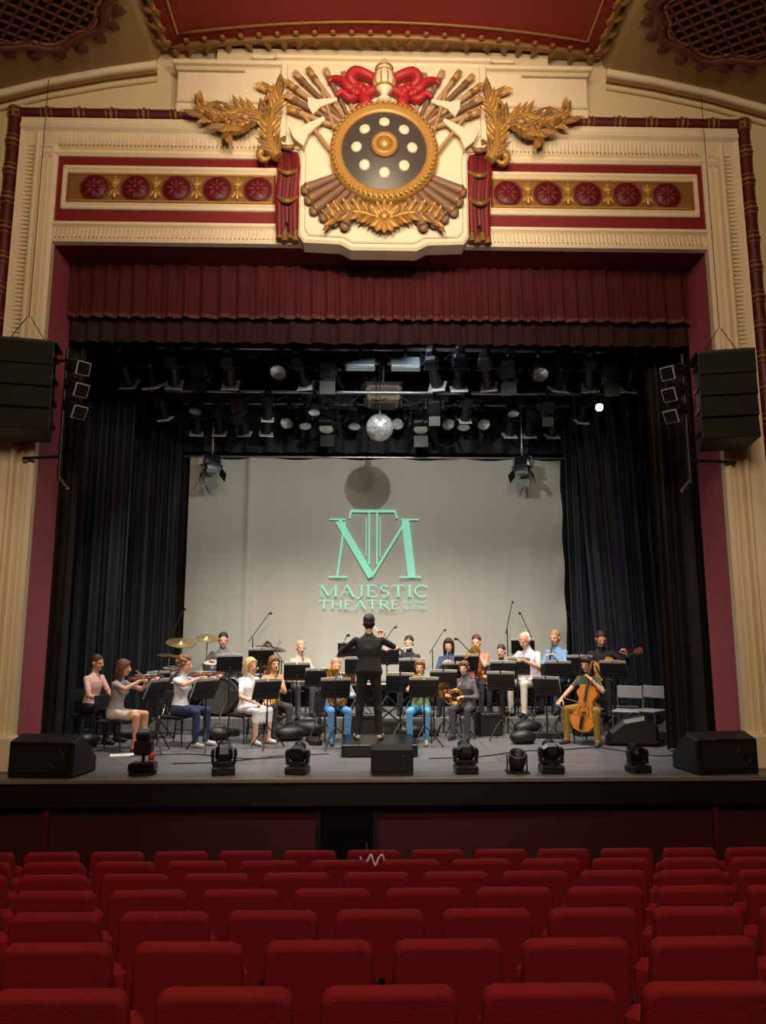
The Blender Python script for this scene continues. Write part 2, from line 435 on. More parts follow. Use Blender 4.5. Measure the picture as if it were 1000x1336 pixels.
for sx in(-1,1):
    for k,(ang,L) in enumerate([(116,1.26),(124,1.42),(131,1.56),(137,1.64),(143,1.62),(149,1.52),(155,1.4)]):
        a=math.radians(ang); ex=abs(math.cos(a))*L; ez=math.sin(a)*L
        if ez>1.36: ex*=1.36/ez; ez=1.36
        p1=(sx*.35,F-.03-.010*k,8.35); p2=(sx*ex*1.0,F-.05-.010*k,8.08+ez)
        b.cyl(p1,p2,.022,woodr if k%2 else woodl,.04,8)
        d=V(p2)-V(p1); d.normalize(); q=V(p2); a2=math.atan2(d.z,d.x)
        for o in(-.18,0,.18):
            b.leaf((0,0,0),a2+o,.17,.06,woodl if k%2 else gold,MW(q.x-d.x*.07,q.z-d.z*.07,q.y-.02),.03,0)
        b.cyl(q-d*.12,q-d*.06,.046,goldd,None,8)
    for k,(x,z,a) in enumerate([(1.2,8.75,.5),(1.28,8.95,.4),(1.32,9.12,.6)]):
        ang=a if sx>0 else pi-a
        b.leaf((0,0,0),ang,.2,.07,woodl,MW(sx*x-math.cos(ang)*.1,z-.1,F-.1),.03,.02)
b.obj('spear_sheaf',None,root)
b=nb()
for sx in(-1,1):
    for (x,z,a,s) in((1.0,8.42,.35,1.0),(.82,8.78,.7,.8)):
        pts=[(-.05,-.05),(.1,-.07),(.26,-.17),(.3,0),(.26,.17),(.1,.07),(-.05,.05)]
        M=oM(sx*x,z,.13)@(Matrix.Scale(-1,4,(1,0,0)) if sx<0 else Matrix())@R(a-1.0,'Z')@Matrix.Scale(s,4)
        b.prism(pts,-.02,.03,cream2,M,.008)
        b.prism([(-.22,-.03),(-.05,-.05),(-.05,.05),(-.22,.02)],-.02,.02,cream2,M,.005)
        b.cyl(M@V((-.02,-.5,-.01)),M@V((-.02,.22,-.01)),.025,woodl,None,8)
b.obj('battle_axe',None,root)
b=MB(); b.M=T(0,0,8.74)@Matrix.Diagonal((.9,1,.8,1))@T(0,0,-9.2)
for sx in(-1,1):
    for (pts,r) in (
        ([(.05,9.2),(.2,9.42),(.42,9.46),(.5,9.32),(.36,9.2),(.15,9.18)],[.04,.08,.09,.08,.07,.05]),
        ([(.3,9.25),(.5,9.15),(.6,9.28),(.75,9.36),(.82,9.3)],[.07,.08,.06,.05,.03]),
        ([(.12,9.18),(.3,9.05),(.26,8.9),(.42,8.82)],[.06,.09,.08,.04]),
        ([(.35,9.1),(.5,9.0),(.62,9.08),(.7,9.0)],[.05,.07,.05,.03])):
        b.tube([(sx*x,F-.12+.03*math.sin(9*x+z*4),z) for x,z in pts],r,redr,10,None,4)
    for k in range(5):
        b.ell((sx*(.3+.05*k),F-.16,9.12+.06*math.sin(k*2)),(.06,.04,.07),redr,10,7)
b.obj('ribbon_bow',None,root)
b=MB()
M=T(0,F-.16,8.50)@Matrix.Scale(.95,4)
b.lathe([(.0,0),(.09,0),(.10,.03),(.05,.08),(.05,.12),(.13,.2),(.155,.3),(.13,.42),(.09,.46),(.11,.5),(.12,.52),(.08,.58),(.04,.62),(.03,.66),(0,.68)],cream2,M,20)
for z,r in((.2,.13),(.43,.125),(.51,.115)): b.torus(r,.016,gold,M@T(0,0,z),20,6)
for k in range(10):
    a=2*pi*k/10; b.tube([(.12*math.cos(a),.12*math.sin(a),.2),(.155*math.cos(a),.155*math.sin(a),.29),(.125*math.cos(a),.125*math.sin(a),.4)],.012,gold,5,M)
b.obj('helmet_urn',None,root)
b=nb()
for sx in(-1,1):
    for k in range(6):
        a=math.radians(205+k*7.5); ca,sa=math.cos(a),math.sin(a)
        L=1.24-.03*abs(k-2)
        p2=(sx*(ca*L),F-.05-.006*k,8.08+sa*L); p1=(sx*ca*.4,F-.03-.006*k,8.08+sa*.4)
        b.cyl(p1,p2,.03,woodr,.072,8); b.ell(p2,(.074,.04,.074),woodr,8,6)
        b.cyl((sx*ca*L*.97,F-.055-.006*k,8.08+sa*L*.97),(sx*ca*L*.99,F-.055-.006*k,8.08+sa*L*.99),.078,goldd,None,8)
b.obj('rod_bundle',None,root)
b=nb()
for sx in(-1,1):
    sp=[(0,7.12),(.18,7.2),(.38,7.24),(.58,7.2),(.7,7.1)]
    b.tube([(sx*x,F-.1,z) for x,z in sp],[.035,.03,.028,.02,.01],gold,8,None,4)
    for k in range(13):
        t=k/12*3.99; i=int(t); f=t-i; x=sp[i][0]*(1-f)+sp[i+1][0]*f; z=sp[i][1]*(1-f)+sp[i+1][1]*f
        for q in(.9,-.8):
            a=q+.1*math.sin(k*3); ang=a if sx>0 else pi-a
            b.leaf((0,0,0),ang,.2,.075,gold if k%2 else goldd,MW(sx*x,z,F-.1-.01*(k%3)),.035,.05)
for a in(-.9,-.45,0,.45,.9):
    b.leaf((0,0,0),-pi/2+a,.25,.12,gold,MW(0,7.16,F-.12),.04,.05)
    b.leaf((0,0,0),pi/2+a,.22,.1,gold,MW(0,7.16,F-.12),.04,.04)
b.ell((0,F-.15,7.16),(.07,.05,.07),gold)
b.obj('laurel_branch',None,root)
def scroll(sx):
    b=MB(); y=WY-.30
    W=lambda x,z:(sx*(1.40+x*.93),y,7.96+z*.86)
    br=[([(.0,-.15),(.12,.05),(.14,.35),(.3,.55),(.58,.62),(.85,.52),(1.05,.5),(1.16,.58),(1.1,.66),(1.02,.62)],[.08,.09,.08,.075,.06,.05,.04,.035,.03,.02]),
        ([(.12,.3),(.1,.6),(.0,.85),(.06,.98),(.14,.94)],[.06,.06,.05,.035,.02]),
        ([(.05,-.1),(.2,-.02),(.27,-.12),(.2,-.2),(.12,-.15)],[.07,.06,.05,.04,.02]),
        ([(.3,.5),(.5,.38),(.7,.36),(.78,.28),(.7,.22),(.63,.27)],[.06,.05,.045,.035,.03,.02])]
    for pts,rs in br: b.tube([W(*p) for p in pts],rs,gold,8,None,4)
    for pts,rs in br[:2]+br[3:]:
        for i in range(len(pts)-1):
            for t in(.1,.45,.8):
                x=pts[i][0]*(1-t)+pts[i+1][0]*t; z=pts[i][1]*(1-t)+pts[i+1][1]*t
                dx=pts[i+1][0]-pts[i][0]; dz=pts[i+1][1]-pts[i][1]; an=math.atan2(dz,dx)
                for q,L in((.7,.24),(-.7,.22)):
                    a=an+q; a=a if sx>0 else pi-a
                    w=W(x,z); b.leaf((0,0,0),a,L,.075,gold if (i+int(t*5))%2 else goldd,MW(w[0],w[2],y-.03),.04,.07)
    b.obj('acanthus_scroll')
    b=MB(); b.M=T(0,0,-.22)
    X=sx*1.27
    for k in range(5):
        x=X+sx*(-.10+.05*k)
        L=1.05+.1*math.sin(k*2.1)
        b.tube([(x,WY-.2-.03*(k%2),8.22),(x+.02,WY-.26,7.9),(x-.01,WY-.24,7.5),(x,WY-.22,8.1-L)],[.045,.065,.06,.045],redd if k%2 else redm,8,None,3)
    for z,r in((8.22,.15),(7.85,.14),(7.45,.13)):
        b.tube([(X-r,WY-.27,z+.05),(X-r*.5,WY-.34,z-.04),(X,WY-.36,z-.07),(X+r*.5,WY-.34,z-.04),(X+r,WY-.27,z+.05)],[.02,.03,.035,.03,.02],goldd,8,None,3)
    for k in range(4):
        b.cyl((X+(-.1+.07*k),WY-.22,7.1),(X+(-.1+.07*k),WY-.22,6.92-.03*(k%2)),.03,goldd,.05,8)
    b.ell((X,WY-.26,8.30),(.15,.09,.08),goldd)
    b.obj('drapery_swag')
scroll(-1);scroll(1)
# ------------------------------------------------------------------ stage
b=MB(); b.box((0,11.85,-.1),(13.8,6.4,.2),stagem); b.obj('stage_floor')
b=MB()
b.box((0,8.63,-.02),(13.9,.06,.05),mat('nosing_grey',C(120,110,100),.5),None,.008)
b.box((0,8.66,-.165),(13.9,.06,.25),black)
b.obj('trim_6')
b=MB()
b.box((0,8.82,-.75),(13.9,.1,.95),wallred)
for x in(-3.75,3.75): b.box((x,8.76,-.75),(.06,.1,.92),redd)
b.box((0,8.76,-1.14),(13.9,.03,.12),redd)
b.obj('wall_stage_front')
b=MB()
b.box((-.42,8.745,-.72),(.58,.04,.88),blackg,None,.01); b.box((-.42,8.74,-.3),(.66,.05,.05),black); 
for x in(-.74,-.10): b.box((x,8.74,-.73),(.05,.05,.9),black)
b.cyl((-.2,8.70,-.8),(-.2,8.70,-.7),.012,steel)
b.obj('door_1')
b=MB(); b.box((0,15.05,3.6),(13.8,.1,7.8),black); b.obj('wall_stage_rear')
b=MB(); b.box((-6.85,12.35,3.6),(.1,5.4,7.8),black); b.obj('wall_stage_left')
b=MB(); b.box((6.85,12.35,3.6),(.1,5.4,7.8),black); b.obj('wall_stage_right')
b=MB(); b.box((0,12.4,7.65),(13.8,5.4,.1),black); b.obj('ceiling_stage')
b=MB()
b.box((0,13.25,.125),(7.3,1.8,.25),riserm,None,.01)
for k in range(-3,4): b.box((k*1.05,12.345,.12),(.02,.02,.24),black)
b.obj('stage_riser')
def curtain(name,p0,p1,z0,z1,m,nf,amp,seed,slant=0,hem=None):
    rnd=random.Random(seed); ph=[rnd.uniform(0,6) for _ in range(6)]
    d=V((p1[0]-p0[0],p1[1]-p0[1])); L=d.length; n=V((-d.y,d.x)).normalized()
    def fn(u,v):
        z=z0+(z1-z0)*v
        w=u+ .03*math.sin(u*9+ph[0])
        a=amp*(1-.35*v)*(math.sin(2*pi*nf*w+ph[1]+.5*math.sin(v*3+ph[2]))+.45*math.sin(2*pi*nf*2.17*w+ph[3])+.3*math.sin(2*pi*nf*.37*w+ph[4]))
        uu=u+slant*(1-v)*(u)
        return (p0[0]+d.x*uu+n.x*a,p0[1]+d.y*uu+n.y*a,z)
    b=MB(); b.grid(fn,nf*10,10,m)
    if hem: b.grid(lambda u,v:(lambda q:(q[0],q[1]-.01,z0-.005+v*.06))(fn(u,0)),nf*10,1,hem)
    b.obj(name)
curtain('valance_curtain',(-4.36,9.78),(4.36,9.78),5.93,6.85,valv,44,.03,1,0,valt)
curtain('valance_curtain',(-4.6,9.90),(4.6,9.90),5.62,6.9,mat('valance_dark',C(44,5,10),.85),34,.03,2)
curtain('border_curtain',(-5.2,10.05),(5.2,10.05),6.0,7.55,navy,20,.04,3)
curtain('border_curtain',(-5.2,12.85),(5.2,12.85),6.3,7.55,navy,20,.04,4)
curtain('border_curtain',(-5.2,13.98),(5.2,13.98),5.05,7.55,navy,20,.04,5)
curtain('leg_curtain',(-6.2,10.15),(-4.22,10.15),.02,7.4,navy,9,.07,6)
curtain('leg_curtain',(-6.0,12.3),(-4.15,12.3),.02,7.4,navy2,8,.08,7)
curtain('leg_curtain',(-5.4,13.75),(-3.68,13.85),.02,7.4,navy2,9,.08,8)
curtain('leg_curtain',(6.2,10.5),(3.92,10.5),.02,7.4,navy,9,.08,9)
curtain('leg_curtain',(6.1,13.3),(3.62,13.45),.02,7.4,navy2,10,.10,10,-.14)
curtain('leg_curtain',(5.4,13.85),(3.62,13.9),.02,7.4,navy2,8,.05,11)
curtain('backdrop_curtain',(-6.5,14.5),(6.5,14.5),.02,7.4,navy,30,.07,12)
scr=mat('screen_cloth',C(174,174,166),.8,var=.06,scale=1.5,stretch=(3,1,.3))
b=MB()
def sf(u,v):
    x=-3.63+7.22*u; z=.7+4.27*v
    s=.03*math.sin(x*3+1)*(1-v)+.02*math.sin(x*8)*(1-v)**2
    s+=-.10*math.exp(-((x+2.45)/.07)**2)*(.4+.6*v)
    s+=.05*math.exp(-((u-1)/.02)**2)*math.sin(z*6)
    return (x,14.1+s,z+(.02*math.sin(x*5)-.02 if v==1 else 0))
b.grid(sf,160,30,scr)
b.cyl((-3.85,14.1,4.99),(3.85,14.1,4.99),.025,steel)
b.cyl((-3.6,14.1,.7),(3.6,14.1,.7),.02,dgrey)
for x in(-3,-1,1,3): b.cyl((x,14.1,4.99),(x,14.1,7.58),.008,dgrey,None,6)
screen=b.obj('projection_screen')
mint=mat('projected_mint',C(124,190,168),.8,emis=.45,ecol=C(155,238,210))
def arc(cx,cy,rx,ry,a0,a1,n,t):
    pts=[(cx+rx*math.cos(math.radians(a0+(a1-a0)*i/n)),cy+ry*math.sin(math.radians(a0+(a1-a0)*i/n))) for i in range(n+1)]
    return [(*pts[i],*pts[i+1],t*(1-.45*abs(math.sin(math.radians((a0+(a1-a0)*(i+.5)/n)))))) for i in range(n)]
tk,tn=.15,.06
def serif(x,y,w=.3): return [(x-w/2,y,x+w/2,y,.04)]
GL={
'M':(1.2,[(.15,0,.15,1,tn),(.15,1,.57,.05,tk),(.57,.05,1,1,tn),(1,0,1,1,tk)]+serif(.15,.02)+serif(1,.02)+serif(.1,.98,.2)+serif(1.05,.98,.2)),
'A':(.98,[(.12,0,.47,1,tn),(.47,1,.84,0,tk),(.25,.36,.7,.36,.05)]+serif(.12,.02,.24)+serif(.84,.02,.24)),
'J':(.6,[(.35,.1,.35,1,tk),(.35,.1,.2,-.12,.09),(.2,-.12,.05,-.1,.09)]+serif(.35,.98,.36)),
'E':(.8,[(.15,0,.15,1,tk),(.05,.02,.65,.02,.06),(.05,.98,.62,.98,.06),(.15,.52,.5,.52,.06),(.64,.0,.66,.25,.05),(.6,1,.62,.78,.05)]),
'S':(.7,arc(.32,.73,.22,.24,30,270,9,.12)+arc(.32,.26,.23,.25,90,-150,9,.13)),
'T':(.9,[(.42,0,.42,1,tk),(.05,.97,.79,.97,.07),(.06,1,.04,.75,.05),(.78,1,.8,.75,.05)]+serif(.42,.02)),
'I':(.45,[(.2,0,.2,1,tk)]+serif(.2,.02,.34)+serif(.2,.98,.34)),
'C':(.88,arc(.45,.5,.38,.48,45,315,16,.15)+[(.74,.98,.74,.72,.05)]),
'H':(1.02,[(.17,0,.17,1,tk),(.78,0,.78,1,tk),(.17,.52,.78,.52,.06)]+serif(.17,.02)+serif(.78,.02)+serif(.17,.98)+serif(.78,.98)),
'R':(.92,[(.17,0,.17,1,tk),(.1,.98,.45,.98,.06),(.17,.5,.45,.5,.06),(.42,.5,.78,0,tk)]+arc(.42,.74,.24,.24,90,-90,9,.13)+serif(.17,.02)+serif(.8,.02,.2)),
'F':(.75,[(.15,0,.15,1,tk),(.05,.98,.62,.98,.06),(.15,.52,.5,.52,.06)]+serif(.15,.02)),
'O':(.95,arc(.44,.5,.37,.48,0,360,20,.14)),
'D':(.95,[(.15,0,.15,1,tk),(.1,.98,.4,.98,.06),(.1,.02,.4,.02,.06)]+arc(.38,.5,.4,.48,90,-90,12,.14)),
'1':(.5,[(.25,0,.25,1,tk),(.1,.85,.25,1,.07)]),'9':(.75,arc(.33,.68,.24,.28,0,360,12,.12)+[(.57,.68,.35,0,.1)]),
'2':(.75,arc(.33,.72,.25,.26,150,-30,8,.12)+[(.55,.6,.08,.04,.1),(.08,.04,.62,.04,.08)]),'7':(.7,[(.05,.96,.6,.96,.09),(.58,.96,.25,0,.11)])}
b=MB()
def stroke(x1,z1,x2,z2,t,y=14.03):
    d=V((x2-x1,z2-z1))
    if d.length<1e-6:return
    n=V((-d.y,d.x)).normalized()*t/2
    b.add([(x1+n.x,y,z1+n.y),(x1-n.x,y,z1-n.y),(x2-n.x,y,z2-n.y),(x2+n.x,y,z2+n.y)],[(0,1,2,3)],mint)
def text(s,x,z,h,width):
    tot=sum(GL.get(c,(.4,[]))[0] for c in s); kx=width/tot
    for c in s:
        w,st=GL.get(c,(.4,[]))
        for x1,y1,x2,y2,t in st: stroke(x+x1*kx,z+y1*h,x+x2*kx,z+y2*h,t*(h+kx)/2*.9)
        x+=w*kx
text('MAJESTIC',-1.10,2.28,.22,2.08)
text('THEATRE',-1.10,2.05,.165,1.55)
text('EST 1927',.49,2.155,.06,.46); text('RETFORD',.49,2.055,.06,.46)
mx,mz=-.077,2.62; k=.01472
for x1,y1,x2,y2,t in [(-37,74,-46,3,2.6),(-45,75,-2,2,9),(-2,2,42,74,3),(42,76,50,3,10),
    (-57,2,-33,2,2.2),(34,2,62,2,2.2),(-57,77,-36,77,2.2),(36,77,60,77,2.2),(-28,88,28,88,3.6),(-28,90,-31,78,2.4),(28,90,31,78,2.4),
    (-5,86,-5,18,2.2),(5,86,5,18,2.2),(-9,80,-9,28,1.2),(9,80,9,28,1.2)]:
    stroke(mx+x1*k,mz+y1*k,mx+x2*k,mz+y2*k,t*k)
b.obj('projected_logo',None,screen)
# ------------------------------------------------------------------ lighting rig
def pipe(name,y,z,x0,x1,drops):
    b=MB(); b.cyl((x0,y,z),(x1,y,z),.03,steel)
    for x in drops: b.cyl((x,y,z),(x,y,7.58),.01,dgrey,None,6)
    n=int((x1-x0)/.6)
    for i in range(n):
        a=x0+(x1-x0)*i/n; c=x0+(x1-x0)*(i+1)/n
        b.tube([(a,y+.03,z),((a+c)/2,y+.05,z-.13-.05*(i%3)),(c,y+.03,z)],.012,black,5,None,5)
    return b.obj(name)
pipe('lighting_bar',11.5,6.18,-4.3,4.3,(-4,-2,0,2,4))
pipe('lighting_bar',13.3,5.82,-3.6,3.6,(-3,-1,1,3))
pipe('lighting_bar',12.2,5.68,-3.9,3.9,(-3,-1,1,3))
def hook(b):
    b.box((0,0,-.02),(.05,.09,.1),dgrey); b.cyl((0,0,-.05),(0,0,-.14),.012,steel)
def yoke(b,w,zc):
    b.box((0,0,-.14),(2*w,.04,.012),rigb)
    for s in(-1,1): b.box((s*w,0,(zc-.14)/2-.0),(.012,.04,abs(zc)-.12),rigb); b.cyl((s*(w-.02),0,zc),(s*(w+.03),0,zc),.025,dgrey)
def par(tilt,lit=None):
    b=MB();hook(b);yoke(b,.14,-.3); M=T(0,0,-.3)@R(tilt,'X')
    b.lathe([(0,.2),(.05,.2),(.07,.16),(.11,.05),(.125,0),(.125,-.17),(.135,-.18),(.135,-.2),(.118,-.2),(.118,-.1)],rigb,M,18)
    b.lathe([(.118,-.19),(.06,-.18),(0,-.175)],lit or lensm,M,18)
    return b.mesh('par_can')
def prof_spot(tilt):
    b=MB();hook(b);yoke(b,.13,-.3); M=T(0,0,-.3)@R(tilt,'X')
    c=MB(); c.box((0,0,.12),(.22,.24,.26),rigb,None,.04); c.box((0,0,.3),(.14,.16,.12),rigb,None,.03)
    for kk in range(4): c.box((0,0,.06+.04*kk),(.235,.255,.012),dgrey)
    c.cyl((0,0,0),(0,0,-.3),.09,rigb,.1,16); c.cyl((0,0,-.3),(0,0,-.305),.085,lensm,None,16)
    c.box((0,0,-.33),(.27,.27,.02),gel)
    c.cyl((0,0,-.325),(0,0,-.345),.085,black,None,16)
    b.merge(c,M)
    return b.mesh('profile_spotlight')
def fres(tilt):
    b=MB();hook(b);yoke(b,.18,-.34); M=T(0,0,-.34)@R(tilt,'X')
    c=MB(); c.box((0,0,.06),(.3,.28,.3),rigb,None,.04); c.cyl((0,0,-.09),(0,0,-.13),.13,dgrey,None,18); c.cyl((0,0,-.13),(0,0,-.135),.115,lensm,None,18)
    for a in range(4):
        q=MB();q.box((0,0,-.1),(.24,.006,.2),rigb); c.merge(q,R(a*pi/2,'Z')@T(0,.15,-.13)@R(.5,'X'))
    b.merge(c,M)
    return b.mesh('fresnel_light')
parB=par(-.75); parD=par(-.35); prA=prof_spot(.85); prB=prof_spot(.6); frB=fres(-.5); frA=fres(.7)
def hang(me,name,x,y,z,rz=0,s=1): return inst(me,name,T(x,y,z)@R(rz,'Z')@Matrix.Scale(s,4))
for i,x in enumerate([-4.15,-3.75,-3.35,-2.9,-2.45,-1.62,-1.28,-.85,.88,1.3,1.75,2.1,2.6,3.0,3.45,3.8,4.15]):
    me=(prA,prB,prA,frA)[i%4] if i not in(5,12) else parB
    hang(me,'profile_spotlight' if me in(prA,prB) else ('fresnel_light' if me is frA else 'par_can'),x,11.5,6.18,(random.random()-.5)*.7,1.05)
for i,x in enumerate([-3.35,-2.95,-2.5,-2.05,-1.65,-1.35,-.95,-.42,.38,.8,1.28,1.6,1.95,2.5,2.85,3.3]):
    me=frB if i in(6,9) else (parB,parD)[i%2] if 3<i<13 else prB
    hang(me,'fresnel_light' if me is frB else ('par_can' if me in(parB,parD) else 'profile_spotlight'),x,13.3,5.82,(random.random()-.5)*.5,1.1 if me is frB else .95)
for i,x in enumerate([-3.7,-3.1,-2.4,-1.9,-1.1,.95,1.5,2.3,2.9,3.55]):
    hang((prB,parD,frA)[i%3],'stage_light',x,12.2,5.68,(random.random()-.5)*.6,.8)
for x in(-.32,.42):
    b=MB();hook(b);yoke(b,.26,-.25)
    b.box((0,0,-.25),(.48,.14,.24),mat('led_panel',C(120,130,135),.4),R(-.5,'X'),.02); b.box((0,-.07,-.28),(.42,.02,.18),lensm,R(-.5,'X'))
    b.obj('led_flood',T(x,11.5,6.18)@Matrix.Scale(1.0,4))
for x in(-3.08,2.72):
    b=MB(); b.cyl((0,0,.85),(0,0,0),.02,steel)
    b.obj('drop_pipe',T(x,13.5,4.98))
    hang(frB,'fresnel_light',x,13.5,5.0,.35 if x<0 else -.35,.95)
hang(par(-1.15,lampw),'par_can',3.78,12.2,5.62,-.1,.55)
mbm=bpy.data.materials.new('mirror_tiles'); mbm.use_nodes=True
nt=mbm.node_tree; pb=nt.nodes['Principled BSDF']; pb.inputs['Metallic'].default_value=.55; pb.inputs['Roughness'].default_value=.25
tc=nt.nodes.new('ShaderNodeTexCoord'); vo=nt.nodes.new('ShaderNodeTexVoronoi'); vo.inputs['Scale'].default_value=34
nt.links.new(tc.outputs['Object'],vo.inputs['Vector'])
cr=nt.nodes.new('ShaderNodeValToRGB'); cr.color_ramp.elements[0].color=(.16,.18,.19,1); cr.color_ramp.elements[1].color=(.75,.78,.8,1)
nt.links.new(vo.outputs['Color'],cr.inputs[0]); nt.links.new(cr.outputs[0],pb.inputs['Base Color'])
b=MB(); rr=.222
q=MB(); q.ell((0,0,0),rr,mbm,36,20); b.add(q.v,q.f,mbm,False)
b.cyl((0,0,rr),(0,0,rr+.05),.03,dgrey); b.cyl((0,0,rr),(0,0,2.7),.006,dgrey,None,6)
b.obj('mirror_ball',T(0.0,11.54,4.87))
b=MB()
b.box((0,0,0),(.44,.42,.2),plastic,None,.03); b.box((0,0,-.115),(.3,.3,.03),dgrey); b.box((0,-.215,0),(.36,.01,.12),mat('vent',C(80,70,56),.6))
b.box((0,0,.14),(.5,.2,.06),dgrey)
for s in(-1,1): b.box((s*.235,0,.02),(.02,.2,.28),dgrey)
b.cyl((0,0,.15),(0,0,1.4),.02,steel); b.cyl((.1,.21,0),(.1,.27,0),.06,blackg)
b.obj('projector',T(.08,12.5,5.70)@Matrix.Scale(1.35,4))
# ------------------------------------------------------------------ line arrays & side booms
def linearray():
    b=MB()
    for k in range(4):
        M=T(0,.02*k,-.13-.275*k)@R(-.04*k,'X')
        b.prism([(-.36,-.22),(.36,-.22),(.30,.24),(-.30,.24)],-.137,.137,black,M,.004)
        c=MB();c.box((0,-.225,0),(.70,.02,.27),grillem,None,.002)
        for s in(-1,1): c.box((s*.355,-.05,0),(.02,.3,.05),dgrey)
        b.merge(c,M)
    b.box((0,0,.03),(.74,.4,.04),black)
    for s in(-1,1): b.cyl((s*.25,0,.03),(s*.02,0,.4),.006,dgrey,None,6)
    b.cyl((0,0,.4),(0,0,3.7),.005,dgrey,None,6)
    return b.mesh('line_array_speaker')
la=linearray()
inst(la,'line_array_speaker',T(-4.40,8.75,5.06)@R(.2,'Z')); inst(la,'line_array_speaker',T(4.24,8.75,5.0)@R(-.2,'Z')@Matrix.Diagonal((.92,1,1,1)))
for sx,x in((-1,-4.0),(1,3.85)):
    b=MB(); b.cyl((x,9.0,3.45),(x,9.0,5.15),.025,dgrey)
    b.cyl((x,9.0,5.0),(sx*4.5,9.1,5.0),.02,dgrey); b.cyl((x,9.0,3.75),(sx*4.5,9.1,3.75),.02,dgrey)
    b.cyl((x,9.0,3.5),(x-sx*.14,8.95,3.34),.018,steel)
    b.obj('lighting_boom')
    for k,z in enumerate((4.9,4.64,4.38)):
        c=MB()
        c.box((0,0,.02),(.16,.16,.22),rigb,None,.02); c.cyl((0,0,-.09),(0,0,-.2),.07,rigb,.085,14)
        c.box((0,0,-.22),(.17,.17,.015),gel); c.box((0,0,-.23),(.145,.145,.012),black)
        c.cyl((0,.0,0),(0,.12,0),.015,dgrey)
        c.obj('spotlight',T(x-sx*.14,8.93,z)@R(sx*.75,'Z')@R(-sx*(2.05+.1*(k-1)),'Y')@R(pi,'X'))
# ------------------------------------------------------------------ stage-front equipment
def wedge():
    b=MB()
    p=[(-.27,0),(.27,0),(.27,.16),(-.06,.42),(-.27,.36)]
    b.prism(p,-.39,.39,black,R(pi/2,'Z')@R(pi/2,'X'),.02)
    M=T(0,.105,.295)@R(-(pi/2-math.atan2(.33,.26)),'X')
    c=MB(); c.box((0,0,.012),(.68,.34,.01),grillem)
    b.merge(c,M)
    b.box((0,-.275,.19),(.66,.01,.26),grillem); b.torus(.09,.008,dgrey,T(.2,-.282,.19)@R(pi/2,'X'),20,6); b.cyl((.2,-.27,.19),(.2,-.29,.19),.03,dgrey)
    return b.mesh('monitor_wedge')
wm=wedge()
inst(wm,'monitor_wedge',T(-3.82,8.98,0)@R(-.15,'Z')@Matrix.Diagonal((1,1,1.08,1))); inst(wm,'monitor_wedge',T(3.92,9.02,0)@R(.15,'Z')@Matrix.Diagonal((1,1,1.08,1)))
inst(wm,'monitor_wedge',T(.09,8.98,0)@Matrix.Diagonal((.62,.8,.78,1)))
def movhead():
    b=MB()
    b.box((0,0,.045),(.26,.24,.09),rigb,None,.015); b.cyl((0,0,.09),(0,0,.11),.08,dgrey)
    b.box((0,0,.125),(.27,.12,.04),rigb,None,.01)
    for s in(-1,1): b.box((s*.125,0,.2),(.035,.1,.17),rigb,None,.015)
    b.box((0,0,.23),(.2,.17,.2),blackg,R(.5,'X'),.05); b.cyl((0,.07,.28),(0,.11,.31),.07,dgrey,.075,18); b.cyl((0,.11,.31),(0,.114,.313),.06,lensm,None,18)
    for s in(-1,1): b.cyl((s*.11,0,.23),(s*.15,0,.23),.04,dgrey)
    return b.mesh('moving_head_light')
mh=movhead()
for x,s in((-1.85,1.0),(-1.0,.95),(.95,1.0),(1.95,1.0),(2.97,.9)): inst(mh,'moving_head_light',T(x,8.93,0)@R(random.uniform(-.4,.4),'Z')@Matrix.Scale(s,4))
b=MB(); b.cyl((0,0,0),(0,0,.03),.16,black); b.cyl((0,0,.03),(0,0,.3),.02,black); b.box((0,0,.3),(.2,.16,.16),black,None,.02); b.box((0,-.02,.44),(.16,.14,.1),black,R(.3,'X'),.02)
b.box((0,0,.08),(.3,.2,.1),blackg,None,.02); b.obj('effect_light',T(-2.78,8.95,0))
b=MB(); b.M=T(0,0,.12)@R(.5,'X'); b.lathe([(0,-.1),(.08,-.1),(.1,0),(.1,.12),(.085,.12),(.08,.06),(0,.05)],black,None,16); b.M=Matrix()
for s in(-1,1): b.box((s*.115,0,.1),(.012,.04,.2),black)
b.box((0,0,.01),(.26,.2,.02),black); b.obj('floor_par',T(1.55,8.93,0))
b=MB(); b.box((0,0,.08),(1.0,1.05,.16),blackg,None,.012); b.box((0,-.528,.08),(.9,.01,.1),dgrey); b.obj('conductor_podium',T(-.03,10.55,0))
b=MB(); b.lathe([(0,0),(.035,0),(.045,.11),(.042,.11),(.033,.01)],redr,None,14); b.obj('paper_cup',T(-2.95,9.9,0))
